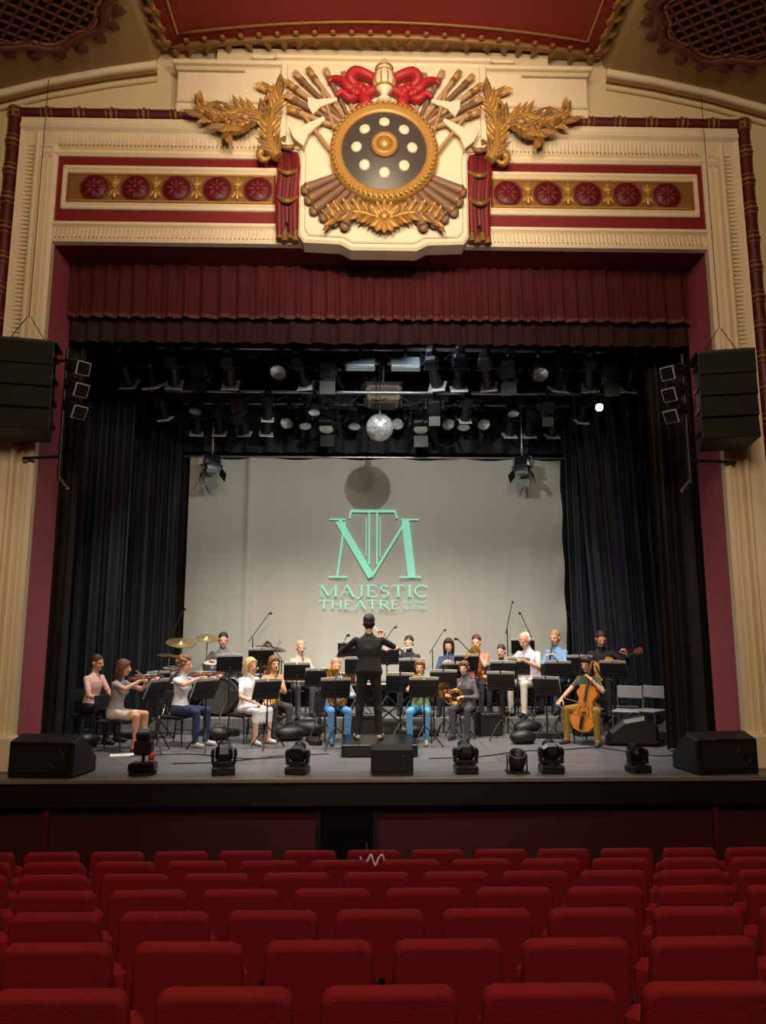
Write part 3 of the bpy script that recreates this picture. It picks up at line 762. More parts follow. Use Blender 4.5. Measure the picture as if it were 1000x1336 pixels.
# ------------------------------------------------------------------ people
skinc={'a':C(214,160,132),'b':C(196,138,108),'c':C(228,178,152)}
def head_base():
    b=MB();m=black
    b.ell((0,-.005,.155),(.077,.096,.098),m,20,14); b.ell((0,.02,.09),(.06,.072,.085),m,20,14)
    b.ell((0,.066,.036),(.028,.024,.022),m); b.cyl((0,.092,.14),(0,.112,.1),.009,m,.014); b.ell((0,.108,.1),(.018,.016,.012),m)
    for s in(-1,1):
        b.ell((s*.03,.084,.149),(.024,.012,.008),m); b.ell((s*.08,-.005,.12),(.011,.02,.032),m); b.ell((s*.036,.066,.095),(.02,.02,.02),m)
    b.ell((0,.09,.072),(.026,.010,.007),m); b.ell((0,.088,.062),(.022,.010,.007),m)
    b.cap((0,-.02,-.07),.052,(0,-.01,.07),.05,m)
    return voxel(b,.0065,2)
HEAD=head_base()
def make_hand(curl):
    b=MB();m=black
    b.ell((0,.045,0),(.04,.052,.016),m); b.cap((0,-.02,0),.024,(0,.02,0),.026,m)
    for x,L in((-.031,.064),(-.0105,.078),(.0105,.084),(.031,.074)):
        p=V((x,.082,0)); a=curl*.4
        for k in range(3):
            l=L*(.42,.32,.26)[k]; q=p+V((x*.12,math.cos(a),-math.sin(a)))*l
            b.cap(p,.0092-.0008*k,q,.0086-.0008*k,m,8); p=q; a+=curl
    p=V((.032,.015,-.004)); 
    for d,l in(((.75,.6,-.3),.035),((.35,.85,-.45*curl-.1),.03),((.1,.9,-.5*curl-.1),.024)):
        q=p+V(d).normalized()*l; b.cap(p,.0115,q,.010,m,8); p=q
    return voxel(b,.0045,1)
HANDG=make_hand(1.0); HANDR=make_hand(.35)
HAIR={}
def hair(style):
    if style in HAIR: return HAIR[style]
    b=MB();m=black;rnd=random.Random(5)
    if style=='short':
        b.ell((0,-.012,.172),(.083,.098,.088),m,20,14); b.ell((0,-.045,.12),(.081,.062,.075),m)
        for k in range(26):
            a=rnd.uniform(0,2*pi); e=rnd.uniform(.3,1.4)
            b.ell((.07*math.cos(e)*math.cos(a),-.012+.08*math.cos(e)*math.sin(a),.176+.075*math.sin(e)),(.018,.022,.014),m,8,6)
    elif style=='fringe':
        b.ell((0,-.04,.125),(.086,.07,.065),m); b.ell((0,-.05,.17),(.078,.065,.07),m)
    elif style in('long','bun','pony'):
        b.ell((0,-.010,.172),(.086,.101,.088),m,20,14); b.ell((0,-.04,.13),(.088,.07,.09),m)
        for s in(-1,1): b.tube([(s*.012,.075,.225),(s*.05,.072,.20),(s*.076,.045,.15),(s*.082,.01,.10)],[.014,.016,.015,.012],m,8,None,3)
        if style=='long':
            b.ell((0,-.065,.05),(.088,.048,.17),m)
            for s in(-1,1): b.ell((s*.08,-.005,.06),(.022,.045,.15),m)
        elif style=='bun': b.ell((0,-.125,.19),(.045,.04,.045),m)
        else: b.tube([(0,-.1,.2),(0,-.16,.17),(0,-.16,.05),(0,-.14,-.02)],[.03,.035,.03,.015],m,8,None,3)
    else:
        for k in range(70):
            a=rnd.uniform(0,2*pi); e=rnd.uniform(-.5,1.4)
            x,y,z=.092*math.cos(e)*math.cos(a),-.018+.1*math.cos(e)*math.sin(a),.155+.1*math.sin(e)
            if y>.045 and z<.195: continue
            b.ell((x,y,z),rnd.uniform(.025,.036),m,8,6)
        b.ell((0,-.02,.17),(.088,.1,.09),m)
    HAIR[style]=voxel(b,.008,1); return HAIR[style]
def cloth(r,g,b_): return mat('cloth_%d_%d_%d'%(r,g,b_),C(r,g,b_),.85,var=.15,scale=9,bump=.25,bscale=18)
def ik(a,c,l1,l2,pole):
    a=V(a);c=V(c);d=c-a;L=d.length
    if L>(l1+l2)*.995: L=(l1+l2)*.995; c=a+d.normalized()*L
    x=(l1*l1-l2*l2+L*L)/(2*L); h=math.sqrt(max(l1*l1-x*x,0)); dn=d.normalized(); p=V(pole); p=p-dn*p.dot(dn); p.normalize()
    return a+dn*x+p*h,c
def person(name,loc,face,s,stand=False,lean=.08,hr=None,hl=None,shirt=(40,40,40),pants=(30,30,34),shoes=(25,22,22),sleeve='long',legs='long',hairs='short',hairc=(50,34,24),skin='a',look=(0,-.1),fem=False,polR=(.7,-.2,-.8),polL=(-.7,-.2,-.8),hdR=None,hdL=None,curl=1,wide=0,g=1.0):
    S=mat('skin_'+skin,skinc[skin],.5,var=.06,scale=12); SH=cloth(*shirt);PT=cloth(*pants);SO=mat('shoe_%d'%shoes[0],C(*shoes),.5); HC=mat('hair_%d_%d'%(hairc[0],hairc[2]),C(*hairc),.6,var=.3,scale=40,stretch=(1,1,.3),bump=.4,bscale=60)
    LIP=mat('lips',C(182,108,98),.5); EW=mat('eye_white',C(215,208,200),.3); EI=mat('iris',C(40,28,20),.2)
    P=V((0,0,.93 if stand else .545)); dr=V((0,math.sin(lean),math.cos(lean))); N=P+dr*.50; HB=P+dr*.545+V((0,.015,.01))
    sw=.15 if fem else .175*(.5+.5*g)
    sh={1:N-dr*.058+V((sw,0,0)),-1:N-dr*.058+V((-sw,0,0))}
    b=MB();m=black;fw=.93 if fem else 1
    X=V((1,0,0))
    secs=[(-.11,.09,.07,0),(-.06,.155*g,.11,0),(.0,.172*g,.12*g,0),(.08,.155*g,.112*g,0),(.2,.135*g if not fem else .118,.1*g,0),(.32,.158*g,.112*g,.01),(.40,.17*g,.108,.01),(.45,.165*fw,.09,0),(.485,.125*fw,.075,0),(.515,.085,.062,0),(.54,.058,.055,0),(.60,.052,.052,.01)]
    vs=[];seg=20
    for t,w,d,o in secs:
        c=P+dr*t+V((0,o,0))
        for i in range(seg):
            a=2*pi*i/seg; vs.append(tuple(c+X*(w*math.cos(a))+dr.cross(X)*(d*math.sin(a))))
    fs=[(j*seg+i,j*seg+(i+1)%seg,(j+1)*seg+(i+1)%seg,(j+1)*seg+i) for j in range(len(secs)-1) for i in range(seg)]+[tuple(range(seg))[::-1],tuple(range((len(secs)-1)*seg,len(secs)*seg))]
    b.add(vs,fs,m,True)
    if fem:
        for q in(-1,1): b.ell(tuple(P+dr*.33+V((q*.07,.085,0))),(.065,.05,.06),m)
    segs=[]
    segs.append((P-dr*.05,P+dr*.0,.14,PT)); segs.append((P+dr*.13,P+dr*.45,.14,SH)); segs.append((P+dr*.525,P+dr*.62,.05,S))
    for q in(-1,1): segs.append((P+dr*.44+V((q*.03,0,0)),sh[q],.07,SH))
    hands=[]
    for q,h,pol,hd in((1,hr,polR,hdR),(-1,hl,polL,hdL)):
        if h is None: h=(q*.13,.36,.66) if not stand else (q*.25,.05,.85)
        e,wv=ik(sh[q],h,.285,.25,pol)
        b.ell(tuple(sh[q]),(.056,.056,.056),m)
        k=1.12 if sleeve=='long' else 1
        b.cap(sh[q],.052*fw,e,.041*fw*k,m); b.cap(e,.041*fw*k,wv,.027*k,m); md=e.lerp(wv,.3); b.ell(tuple(md),.043*fw*k,m)
        mid=sh[q].lerp(e,.62)
        segs.append((sh[q],mid,.05,SH)); segs.append((mid,e,.042,SH if sleeve=='long' else S)); segs.append((e,wv,.035,SH if sleeve=='long' else S))
        d=V(hd) if hd else (wv-e); hands.append((q,wv,d.normalized(),e))
    for q in(-1,1):
        hip=P+V((q*.09,0,-.02))
        if stand: kn=V((q*.125,.03,.5)); an=V((q*.15,-.02,.085)); toe=V((q*.19,.15,.035))
        else:
            kn=V((q*(.14+wide),.43-wide*.4,.52)); an=V((q*(.13+wide),.42-wide*.4,.085)); toe=V((q*(.15+wide*1.2),.57-wide*.4,.035))
        k=1.12 if legs=='long' else 1
        b.cap(hip,.088,kn,.058*k,m); b.cap(kn,.057*k,an,.038*k*(1.15 if legs=='long' else 1),m); b.ell(tuple(kn.lerp(an,.28)+V((0,-.012,0))),(.054,.058,.1),m)
        b.cap(an+V((0,-.03,-.04)),.042,toe,.034,m); b.ell(tuple(an+V((0,-.04,-.05))),(.038,.04,.035),m)
        tm=hip.lerp(kn,.65)
        segs.append((hip,tm,.08,PT)); segs.append((tm,kn,.06,PT if legs in('long','skirt') else S)); segs.append((kn,an,.045,PT if legs=='long' else S)); segs.append((an+V((0,-.03,-.06)),toe,.035,SO))
    if legs=='skirt' and not stand:
        for t in np.linspace(0,1,6):
            b.ell((0,.05+.36*t,.535-.01*t),(.18+.01*t,.07,.075),m)
        for t in np.linspace(0,1,4): b.ell((0,.44-.01*t,.50-.13*t),(.19+.01*t,.05,.05),m)
        segs.append((V((-.12,.05,.53)),V((-.12,.45,.52)),.085,PT)); segs.append((V((.12,.05,.53)),V((.12,.45,.52)),.085,PT)); segs.append((V((0,.05,.53)),V((0,.45,.5)),.085,PT)); segs.append((V((-.15,.44,.40)),V((.15,.44,.40)),.07,PT))
    vs,fs=voxel(b,.0145,3)
    va=np.array(vs); cen=np.array([va[list(f)].mean(0) for f in fs]); best=None;idx=None
    for i,(a,c,r,mm) in enumerate(segs):
        a=np.array(a);c=np.array(c);d=c-a;t=np.clip(((cen-a)@d)/max(d@d,1e-9),0,1)
        di=np.linalg.norm(cen-(a+t[:,None]*d),axis=1)-r
        if best is None: best=di;idx=np.zeros(len(fs),int)
        else:
            k=di<best; best=np.where(k,di,best); idx[k]=i
    o=MB(); o.add(vs,fs,SH,True)
    mi=[o.mi(sg[3]) for sg in segs]; o.m=[mi[i] for i in idx]
    MH=Matrix.Translation(HB)@R(look[0],'Z')@R(look[1],'X')@Matrix.Scale(1.05,4)
    k0=len(o.m); o.add(HEAD[0],HEAD[1],S,True,MH); li=o.mi(LIP)
    for j,f in enumerate(HEAD[1]):
        c=V((0,0,0))
        for i in f: c+=V(HEAD[0][i])
        c/=len(f)
        if abs(c.x)<.022 and c.y>.086 and .057<c.z<.077: o.m[k0+j]=li
    for q in(-1,1):
        for cc,rr,mm in(((q*.031,.0835,.129),(.013,.010,.007),EW),((q*.031,.0915,.129),(.006,.004,.006),EI)):
            t=MB();t.ell(cc,rr,mm,10,7);o.add(t.v,t.f,mm,True,MH)
    if hairs: h=hair(hairs); o.add(h[0],h[1],HC,True,MH)
    for q,wv,d,e in hands:
        zz=V((0,0,1)); 
        if abs(d.z)>.9: zz=V((0,1,0))
        xx=d.cross(zz).normalized(); zz=xx.cross(d).normalized()
        Mh=Matrix(((xx.x,d.x,zz.x,wv.x),(xx.y,d.y,zz.y,wv.y),(xx.z,d.z,zz.z,wv.z),(0,0,0,1)))
        Mh=Mh@Matrix.Diagonal((-1 if q>0 else 1,1,1,1))
        H=HANDG if curl else HANDR
        o.add(H[0],[f[::-1] if q>0 else f for f in H[1]],S,True,Mh)
    MWd=T(*loc)@R(face,'Z')@Matrix.Scale(s,4)
    ob=o.obj(name,MWd)
    return dict(M=MWd,HB=HB,N=N,sh=sh,hands=hands)
def chair_mesh(mat_,frame_):
    b=MB()
    b.box((0,.02,.435),(.42,.42,.035),mat_,None,.012); b.box((0,-.22,.72),(.4,.025,.2),mat_,R(.12,'X'),.01)
    for s in(-1,1):
        b.tube([(s*.2,.22,0),(s*.2,.2,.43)],.012,frame_,6); b.tube([(s*.2,-.26,0),(s*.2,-.2,.43),(s*.2,-.235,.82)],.012,frame_,6)
        b.cyl((s*.2,.2,.2),(s*.2,-.21,.2),.008,frame_,None,6)
        b.cyl((s*.2,.2,.41),(s*.2,-.2,.41),.01,frame_,None,6)
    return b.mesh('orchestra_chair')
chm=chair_mesh(mat('chair_black',C(26,26,28),.5),dgrey)
chw=chair_mesh(mat('chair_grey',C(128,132,136),.5),steel)
def face_to(x,y,tx=-.17,ty=9.9): 
    dx,dy=tx-x,ty-y; return math.atan2(-dx,dy)
def fiddle_outline(L,wl,wm,wu,n=26):
    pts=[]
    for i in range(n+1):
        t=i/n
        w=wl*math.exp(-((t-.24)/.24)**2)+wu*math.exp(-((t-.8)/.17)**2)
        w=max(w,wm if .2<t<.8 else 0)
        w=max(w,wl*.75) if t<.2 else (max(w,wu*.8) if t>.8 else w)
        w*=math.sqrt(max(0,1-(1-min(t/.13,1))**2))*math.sqrt(max(0,1-(1-min((1-t)/.11,1))**2))
        pts.append((max(w,.004),t*L))
    return pts+[(-a,c) for a,c in pts[::-1]]
def basis(o,yd,zd):
    y=V(yd).normalized(); x=y.cross(V(zd)).normalized(); z=x.cross(y)
    return Matrix(((x.x,y.x,z.x,o[0]),(x.y,y.y,z.y,o[1]),(x.z,y.z,z.z,o[2]),(0,0,0,1)))
def violin(pr):
    b=MB(); HB=pr['HB']; o=HB+V((-.06,.07,-.015))
    b.M=basis(o,(-.55,.8,.03),(0.15,0,1))
    b.prism(fiddle_outline(.36,.105,.058,.085),-.04,0,varn,None,.005)
    b.box((0,.33,.012),(.024,.27,.01),black); b.box((0,.42,-.01),(.022,.14,.02),varn); b.box((0,.06,.01),(.03,.11,.008),black)
    b.box((0,.16,.02),(.04,.005,.035),spruce); b.tube([(0,.49,-.01),(0,.53,-.01),(0,.54,-.03),(0,.52,-.03)],.012,varn,6)
    for i in range(4): b.cyl((-.012+.008*i,.1,.03),(-.008+.006*i,.48,.014),.0012,steel,None,4)
    for s in(-1,1): b.cyl((s*.012,.5,-.01),(s*.035,.5,-.01),.004,black,None,5)
    b.cyl((-.38,.17,.045),(.34,.2,.06),.005,woodr,None,6); b.cyl((-.38,.165,.03),(.32,.192,.044),.003,whitep,None,4)
    b.obj('violin',pr['M'])
def cello(pr):
    b=MB(); o=V((.0,.42,.20))
    b.M=basis(o,(-.12,-.22,1),(0,1,.22))
    b.prism(fiddle_outline(.75,.22,.12,.17),-.12,0,cellov,None,.008)
    b.box((0,.72,.03),(.035,.5,.015),black,R(-.03,'X')); b.box((0,.86,.0),(.032,.28,.03),varn); b.box((0,.14,.03),(.05,.2,.012),black)
    b.box((0,.32,.045),(.09,.01,.08),spruce); b.tube([(0,.98,0),(0,1.08,-.01),(0,1.12,-.04),(0,1.09,-.06),(0,1.07,-.04)],.018,varn,8)
    for i in range(4): b.cyl((-.02+.013*i,.2,.085),(-.012+.008*i,.98,.03),.0015,steel,None,4)
    for s in(-1,1):
        for i in range(2): b.cyl((s*.015,1.0+.05*i,0),(s*.06,1.0+.05*i,0),.007,black,None,5)
        b.tube([(s*.075,.26,.006),(s*.09,.3,.006),(s*.07,.36,.006),(s*.06,.4,.006)],.006,black,5)
    b.cyl((0,0,-.05),(0,-.20,-.05),.007,steel,None,6)
    b.cyl((.36,.40,.10),(-.36,.46,.12),.006,woodr,None,6)
    b.obj('cello',pr['M'])
def guitar(pr):
    b=MB(); o=V((.17,.2,.66))
    b.M=basis(o,(-.86,.1,.42),(0.05,1,.12))
    b.prism(fiddle_outline(.46,.185,.11,.14),-.09,0,varn,None,.006)
    b.prism([(x*.96,.01+y*.955) for x,y in fiddle_outline(.46,.185,.11,.14)],0,.004,spruce)
    b.lathe([(0,.0055),(.05,.0055)],black,T(0,.31,0),18)
    b.box((0,.14,.012),(.15,.025,.012),black); b.box((0,.56,.008),(.05,.5,.018),varn); b.box((0,.55,.019),(.048,.48,.006),black)
    b.box((0,.87,.0),(.065,.15,.016),varn,None,.005)
    for i in range(6): b.cyl((-.02+.008*i,.14,.022),(-.018+.007*i,.86,.024),.0012,steel,None,4)
    for s in(-1,1):
        for i in range(3): b.cyl((s*.03,.83+.04*i,0),(s*.055,.83+.04*i,0),.006,steel,None,5)
    b.obj('acoustic_guitar',pr['M'])
def mouth(pr): return pr['HB']+V((0,.122,.06))
def trumpet(pr):
    m=mouth(pr); b=MB(); b.M=basis(m,(0,1,-.12),(0,0,1))
    b.tube([(0,0,0),(0,.06,0),(0,.30,0),(0,.36,0),(0,.42,0),(0,.46,0)],[.011,.006,.007,.015,.03,.06],brass,14,None,3)
    b.tube([(0,.08,-.01),(0,.34,-.01),(0,.38,-.045),(0,.34,-.08),(0,.1,-.08),(0,.06,-.045),(0,.08,-.01)],.007,brass,6,None,3)
    for i in range(3): b.cyl((0,.17+.03*i,-.1),(0,.17+.03*i,.03),.011,brass); b.cyl((0,.17+.03*i,.03),(0,.17+.03*i,.05),.006,steel)
    b.obj('trumpet',pr['M'])
def flute(pr):
    m=mouth(pr); b=MB(); a=m+V((-.08,.0,0)); c=m+V((.55,.06,-.08))
    b.cyl(a,c,.0095,chrome,None,10)
    for i in range(12): p=a.lerp(c,.3+.055*i); b.cyl(p+V((0,0,.008)),p+V((0,0,.014)),.008,chrome,None,8)
    b.obj('flute',pr['M'])
def clarinet(pr,L=.62):
    m=mouth(pr); b=MB(); b.M=basis(m,(0,.45,-.9),(0,1,.3))
    b.tube([(0,-.01,0),(0,.06,0),(0,L-.1,0),(0,L-.03,0),(0,L,0)],[.006,.014,.016,.022,.038],blackg,12)
    for i in range(9): b.torus(.017,.0025,steel,T(0,.1+i*.045,0)@R(pi/2,'X'),12,4); b.ell((.0,.12+.045*i,.017),(.008,.008,.003),steel,6,4)
    b.obj('clarinet',pr['M'])
def sax(pr):
    m=mouth(pr); b=MB()
    b.tube([m,m+V((0,.07,.02)),m+V((.03,.11,-.03)),m+V((.05,.10,-.2)),m+V((.1,.1,-.45)),m+V((.13,.12,-.58)),m+V((.14,.2,-.63)),m+V((.14,.27,-.56)),m+V((.13,.3,-.42)),m+V((.12,.33,-.34))],[.007,.009,.012,.018,.028,.034,.038,.045,.055,.085],brass,14,None,4)
    for i in range(9):
        p=m+V((.05+.006*i,.125,-.17-.035*i)); b.lathe([(.0,.012),(.016,.012),(.018,0)],brass,T(*p)@R(-pi/2,'X'),10)
    b.tube([m+V((.075,.12,-.12)),m+V((.12,.13,-.5))],.004,brass,5)
    b.obj('saxophone',pr['M'])
def trombone(pr):
    m=mouth(pr); b=MB(); b.M=basis(m,(0,1,-.25),(0,0,1))
    b.tube([(0,0,0),(0,.08,0),(0,.72,0),(.03,.76,0),(.06,.72,0),(.06,.05,0)],.008,brass,8)
    b.tube([(.06,.05,0),(.06,-.15,0),(.02,-.2,0),(-.06,-.15,.02),(-.08,.1,.02),(-.08,.3,.02),(-.08,.42,.02),(-.08,.47,.02)],[.009,.01,.011,.014,.02,.035,.07,.1],brass,14,None,4)
    b.obj('trombone',pr['M'])
def horn(pr):
    b=MB(); b.M=T(.12,.28,.72)@R(.3,'Z')
    for i,(r,t) in enumerate(((.13,.012),(.11,.01),(.09,.01))): b.torus(r,t,brass,R(pi/2,'X')@T(0,0,.02*i),28,8)
    b.tube([(.0,-.02,-.13),(.12,-.02,-.12),(.2,-.03,-.04),(.24,-.04,.04),(.25,-.05,.1)],[.012,.02,.035,.07,.15],brass,16,None,4)
    b.tube([(0,0,.13),(-.1,-.05,.25),(-.12,-.14,.33)],.006,brass,6)
    for i in range(3): b.cyl((-.04+.035*i,-.03,-.02),(-.04+.035*i,.03,-.02),.014,brass)
    b.obj('french_horn',pr['M'])
def euph(pr):
    b=MB(); b.M=T(-.02,.24,.62)
    b.tube([(.0,0,.0),(.11,0,.03),(.13,0,.3),(.13,-.0,.45),(.13,0,.54),(.13,0,.58)],[.045,.055,.06,.075,.11,.14],brass,18,None,4)
    b.tube([(0,0,0),(-.1,0,.04),(-.1,0,.3),(-.05,0,.42),(.02,0,.3),(.02,0,.1)],[.05,.04,.03,.022,.018,.016],brass,12,None,4)
    for i in range(3): b.cyl((-.06+.045*i,.05,.12),(-.06+.045*i,.05,.34),.02,brass)
    b.tube([(-.05,0,.42),(-.04,-.06,.5),(0,-.1,.53)],.009,brass,6)
    b.obj('euphonium',pr['M'])
def seated(name,x,y,s,inst_=None,face=None,white=False,**kw):
    z=.25 if y>12.36 else 0
    f=face if face is not None else face_to(x,y)
    hands={'violin':dict(hr=(.10,.42,1.03),hl=(-.28,.45,1.02),hdR=(-.2,.8,.3),look=(.25,-.1),polR=(1,-.1,-.5)),
     'guitar':dict(hr=(.14,.26,.80),hl=(-.42,.30,.98),hdR=(-.5,.3,-.7),hdL=(.2,.4,.8),look=(.3,-.3)),
     'cello':dict(hr=(.30,.45,.68),hl=(-.14,.27,1.0),hdR=(.1,.6,-.4),hdL=(.5,-.2,.5),look=(0,-.2),wide=.12),
     'trumpet':dict(hr=(.03,.26,1.06),hl=(-.03,.24,1.02),hdR=(-.2,.6,.6),hdL=(.3,.6,.6)),
     'flute':dict(hr=(.40,.16,1.08),hl=(.12,.18,1.10),hdR=(0,.5,.3),hdL=(.4,.3,.4),look=(-.1,-.1),polR=(.6,-.3,-.8)),
     'clarinet':dict(hr=(.05,.34,.80),hl=(-.05,.28,.95),hdR=(-.5,.5,.1),hdL=(.5,.5,.1)),
     'sax':dict(hr=(.18,.26,.72),hl=(.02,.26,.92),hdR=(-.5,.5,0),hdL=(.5,.5,.1)),
     'trombone':dict(hr=(.1,.5,1.0),hl=(-.06,.2,1.04),hdR=(-.3,.6,.2),hdL=(0,.6,.5)),
     'horn':dict(hr=(.3,.28,.76),hl=(-.02,.26,.72),hdR=(-.3,.5,0),hdL=(.5,.5,0)),
     'euph':dict(hr=(-.0,.3,.9),hl=(-.14,.24,.74),hdR=(-.5,.3,.1),hdL=(.5,.5,0)),
     'drums':dict(hr=(.22,.42,.88),hl=(-.22,.42,.9)),
     'read':dict(hr=(.18,.45,.86),hl=(-.2,.46,.88),look=(0,-.45)),
     None:{}}[inst_]
    a=dict(hands);a.update(kw)
    pr=person(name,(x,y,z),f,s,**a)
    inst(chw if white else chm,'folding_chair' if white else 'orchestra_chair',T(x,y,z)@R(f,'Z')@Matrix.Scale(s,4))
    fn={'violin':violin,'guitar':guitar,'trumpet':trumpet,'flute':flute,'clarinet':clarinet,'sax':sax,'trombone':trombone,'horn':horn,'cello':cello,'euph':euph}.get(inst_)
    if fn: fn(pr)
    if inst_=='drums':
        b=MB()
        for q in(-1,1): b.cyl((q*.23,.44,.9),(q*.12,.78,.86),.007,spruce,.005,6)
        b.obj('drumstick_pair',pr['M'])
    return pr
seated('seated_musician',-4.33,11.5,.94,None,-1.9,shirt=(236,190,184),pants=(24,24,30),hairc=(70,42,30),sleeve='short')
seated('violinist',-3.72,10.75,.91,'violin',-1.75,shirt=(160,156,160),pants=(206,194,182),sleeve='short',legs='short',hairs='long',hairc=(92,58,34),fem=True,shoes=(150,60,50),lean=.12)
seated('violinist',-2.93,11.2,.93,'violin',-2.0,shirt=(222,224,234),pants=(40,52,84),hairs='curly',hairc=(120,84,52),fem=True,sleeve='short',lean=.05,shoes=(190,190,190))
seated('seated_musician',-2.0,11.5,.91,None,-2.35,shirt=(226,222,224),pants=(226,222,224),hairs='long',hairc=(196,160,104),fem=True,legs='skirt',sleeve='short',shoes=(190,180,170))
seated('drummer',-2.72,13.25,1.0,'drums',-2.9,shirt=(120,122,128),pants=(40,44,56),hairs='short',hairc=(36,26,22),sleeve='short')
seated('saxophonist',-1.69,11.95,.92,'sax',-2.6,shirt=(190,140,100),pants=(60,56,60),hairs='long',hairc=(110,70,42),fem=True)
seated('clarinettist',-1.33,12.8,.90,'clarinet',-2.8,shirt=(236,176,150),pants=(70,70,84),hairs='short',hairc=(176,140,110),fem=True,sleeve='short')
seated('saxophonist',-1.95,13.2,.88,'sax',-2.7,shirt=(56,56,66),pants=(40,40,46),hairs='short',hairc=(60,40,30))
seated('euphonium_player',-.68,11.5,.90,'euph',-2.9,shirt=(150,156,170),pants=(84,140,196),hairs='short',hairc=(150,116,86),shoes=(60,60,70))
seated('trumpeter',.62,11.45,.89,'trumpet',2.95,shirt=(150,170,110),pants=(92,158,200),hairs='bun',hairc=(120,84,56),fem=True,sleeve='short',shoes=(180,170,160))
seated('flautist',.55,13.05,.96,'flute',3.0,shirt=(44,40,44),pants=(40,40,46),hairs='short',hairc=(40,26,22),fem=True)
seated('clarinettist',1.22,12.85,.93,'clarinet',2.9,shirt=(52,70,104),pants=(36,40,56),hairs='long',hairc=(34,24,20),fem=True)
seated('trombonist',1.74,13.1,.97,'trombone',2.8,shirt=(206,120,92),pants=(50,50,60),hairs='short',hairc=(70,44,30),sleeve='short')
seated('horn_player',1.38,11.9,.87,'horn',2.7,shirt=(90,86,96),pants=(58,60,70),hairs='bun',hairc=(96,60,40),fem=True,lean=.2)
seated('horn_player',2.12,12.75,.85,'horn',2.6,shirt=(40,44,60),pants=(30,30,36),hairs='short',hairc=(50,34,28))
seated('seated_musician',2.6,12.7,1.02,'read',2.3,shirt=(224,208,222),pants=(206,198,190),hairs='fringe',hairc=(225,220,214),sleeve='short',lean=.2,g=1.12)
seated('clarinettist',3.14,13.1,1.03,'clarinet',2.5,shirt=(120,160,204),pants=(48,60,90),hairs='short',hairc=(170,130,90),fem=True)
seated('guitarist',3.82,12.75,1.02,'guitar',2.7,shirt=(30,28,32),pants=(34,34,40),hairs='short',hairc=(52,32,24))
seated('cellist',3.15,11.3,.93,'cello',2.45,shirt=(70,78,60),pants=(150,120,50),hairs='long',hairc=(44,28,22),fem=True,sleeve='short',shoes=(60,40,30))
person('conductor',(-.17,10.55,.16),0,.975,True,.03,hr=(.17,.33,1.40),hl=(-.20,.33,1.26),shirt=(18,18,20),pants=(16,16,18),shoes=(176,150,130),hairs='short',hairc=(24,18,16),polR=(1,-.1,-.6),polL=(-1,-.1,-.5),hdR=(0,.2,1),look=(0,-.05),g=1.18)
b=MB(); b.cyl((.16,.36,1.46),(.02,.52,1.70),.004,whitep,.002,6); b.ell((.16,.36,1.46),.014,woodr,8,6); b.obj('conductor_baton',T(-.17,10.55,.16)@Matrix.Scale(.975,4))
def stand(x,y,z,f=0,paper=True,w=.42):
    z0=.25 if y>12.36 else 0; h=z-z0; b=MB()
    b.box((0,0,h),(w,.012,.27),black,R(.45,'X'),.004); b.box((0,.07,h-.13),(w,.06,.01),black)
    for k in range(5): b.box((0,-.012,h-.10+.05*k),(w-.06,.006,.006),dgrey,R(.45,'X'))
    if paper:
        for s in(-1,1): b.box((s*.105,.02,h+.035),(.20,.004,.28),whitep,R(.45,'X')@R(.05*s,'Y'))
    b.cyl((0,-.02,h-.05),(0,-.02,.28),.011,dgrey,None,8); b.cyl((0,-.02,h*.62),(0,-.02,.2),.015,black,None,8)
    for k in range(3):
        a=pi/2+k*2*pi/3+.4; b.tube([(0,-.02,.3),(.12*math.cos(a),-.02+.12*math.sin(a),.2),(.27*math.cos(a),-.02+.27*math.sin(a),.012)],.010,black,6)
    b.obj('music_stand',T(x,y,z0)@R(f,'Z'))
for x,y,z,f in((-3.08,10.5,.82,1.2),(-2.45,10.65,.82,.9),(-1.62,10.85,.80,.6),(-1.95,12.55,1.2,.2),(-1.32,12.2,.98,.1),(-.64,10.75,.82,.15),(.30,11.25,.86,0),(.62,10.85,.82,0),(1.24,12.2,.98,-.15),(1.87,11.6,.86,-.3),(2.5,11.3,.8,-.6),(3.35,12.45,1.08,-.4),(2.9,12.15,1.0,-.3),(.55,12.5,1.03,0),(-.35,12.6,1.05,0),(2.02,12.2,1.0,-.2),(-3.5,12.0,.85,.9),(-2.45,12.45,1.1,.3),(-.95,11.9,.9,.2),(1.0,11.75,.88,-.1),(.15,12.9,1.2,0),(2.3,12.45,1.05,-.2),(3.8,12.15,1.0,-.5),(-.5,13.5,1.3,0),(2.65,13.6,1.35,-.2),(1.45,12.45,1.1,.1)):
    stand(x,y,z,f)
# drum kit
b=MB()
Md=T(0,0,.33)@R(pi/2,'X')
b.lathe([(.0,-.2),(.28,-.2),(.28,.2),(0,.2)],drumsh,Md,28); b.lathe([(0,.205),(.265,.205)],mat('bass_drum_head',C(60,58,58),.5),Md,28); b.torus(.285,.018,black,Md@T(0,0,.2),28,6); b.torus(.285,.018,black,Md@T(0,0,-.2),28,6)
def drum(x,y,z,r,h,tilt=0):
    M=T(x,y,z)@R(tilt,'X'); b.lathe([(0,-h),(r,-h),(r,0),(0,0)],drumsh,M,24); b.lathe([(0,.004),(r*.96,.004)],drumhd,M,24); b.torus(r*1.02,.01,chrome,M,24,6); b.torus(r*1.02,.01,chrome,M@T(0,0,-h),24,6)
    for k in range(6):
        a=k*pi/3; b.cyl(M@V((r*1.02*math.cos(a),r*1.02*math.sin(a),0)),M@V((r*1.02*math.cos(a),r*1.02*math.sin(a),-h)),.006,chrome,None,5)
drum(-.18,0,.86,.14,.2,.25);drum(.18,0,.86,.15,.22,.25);drum(-.5,.15,.66,.18,.14,0);drum(.55,.1,.66,.2,.38,0);drum(-.82,-.02,.78,.16,.22,.15)
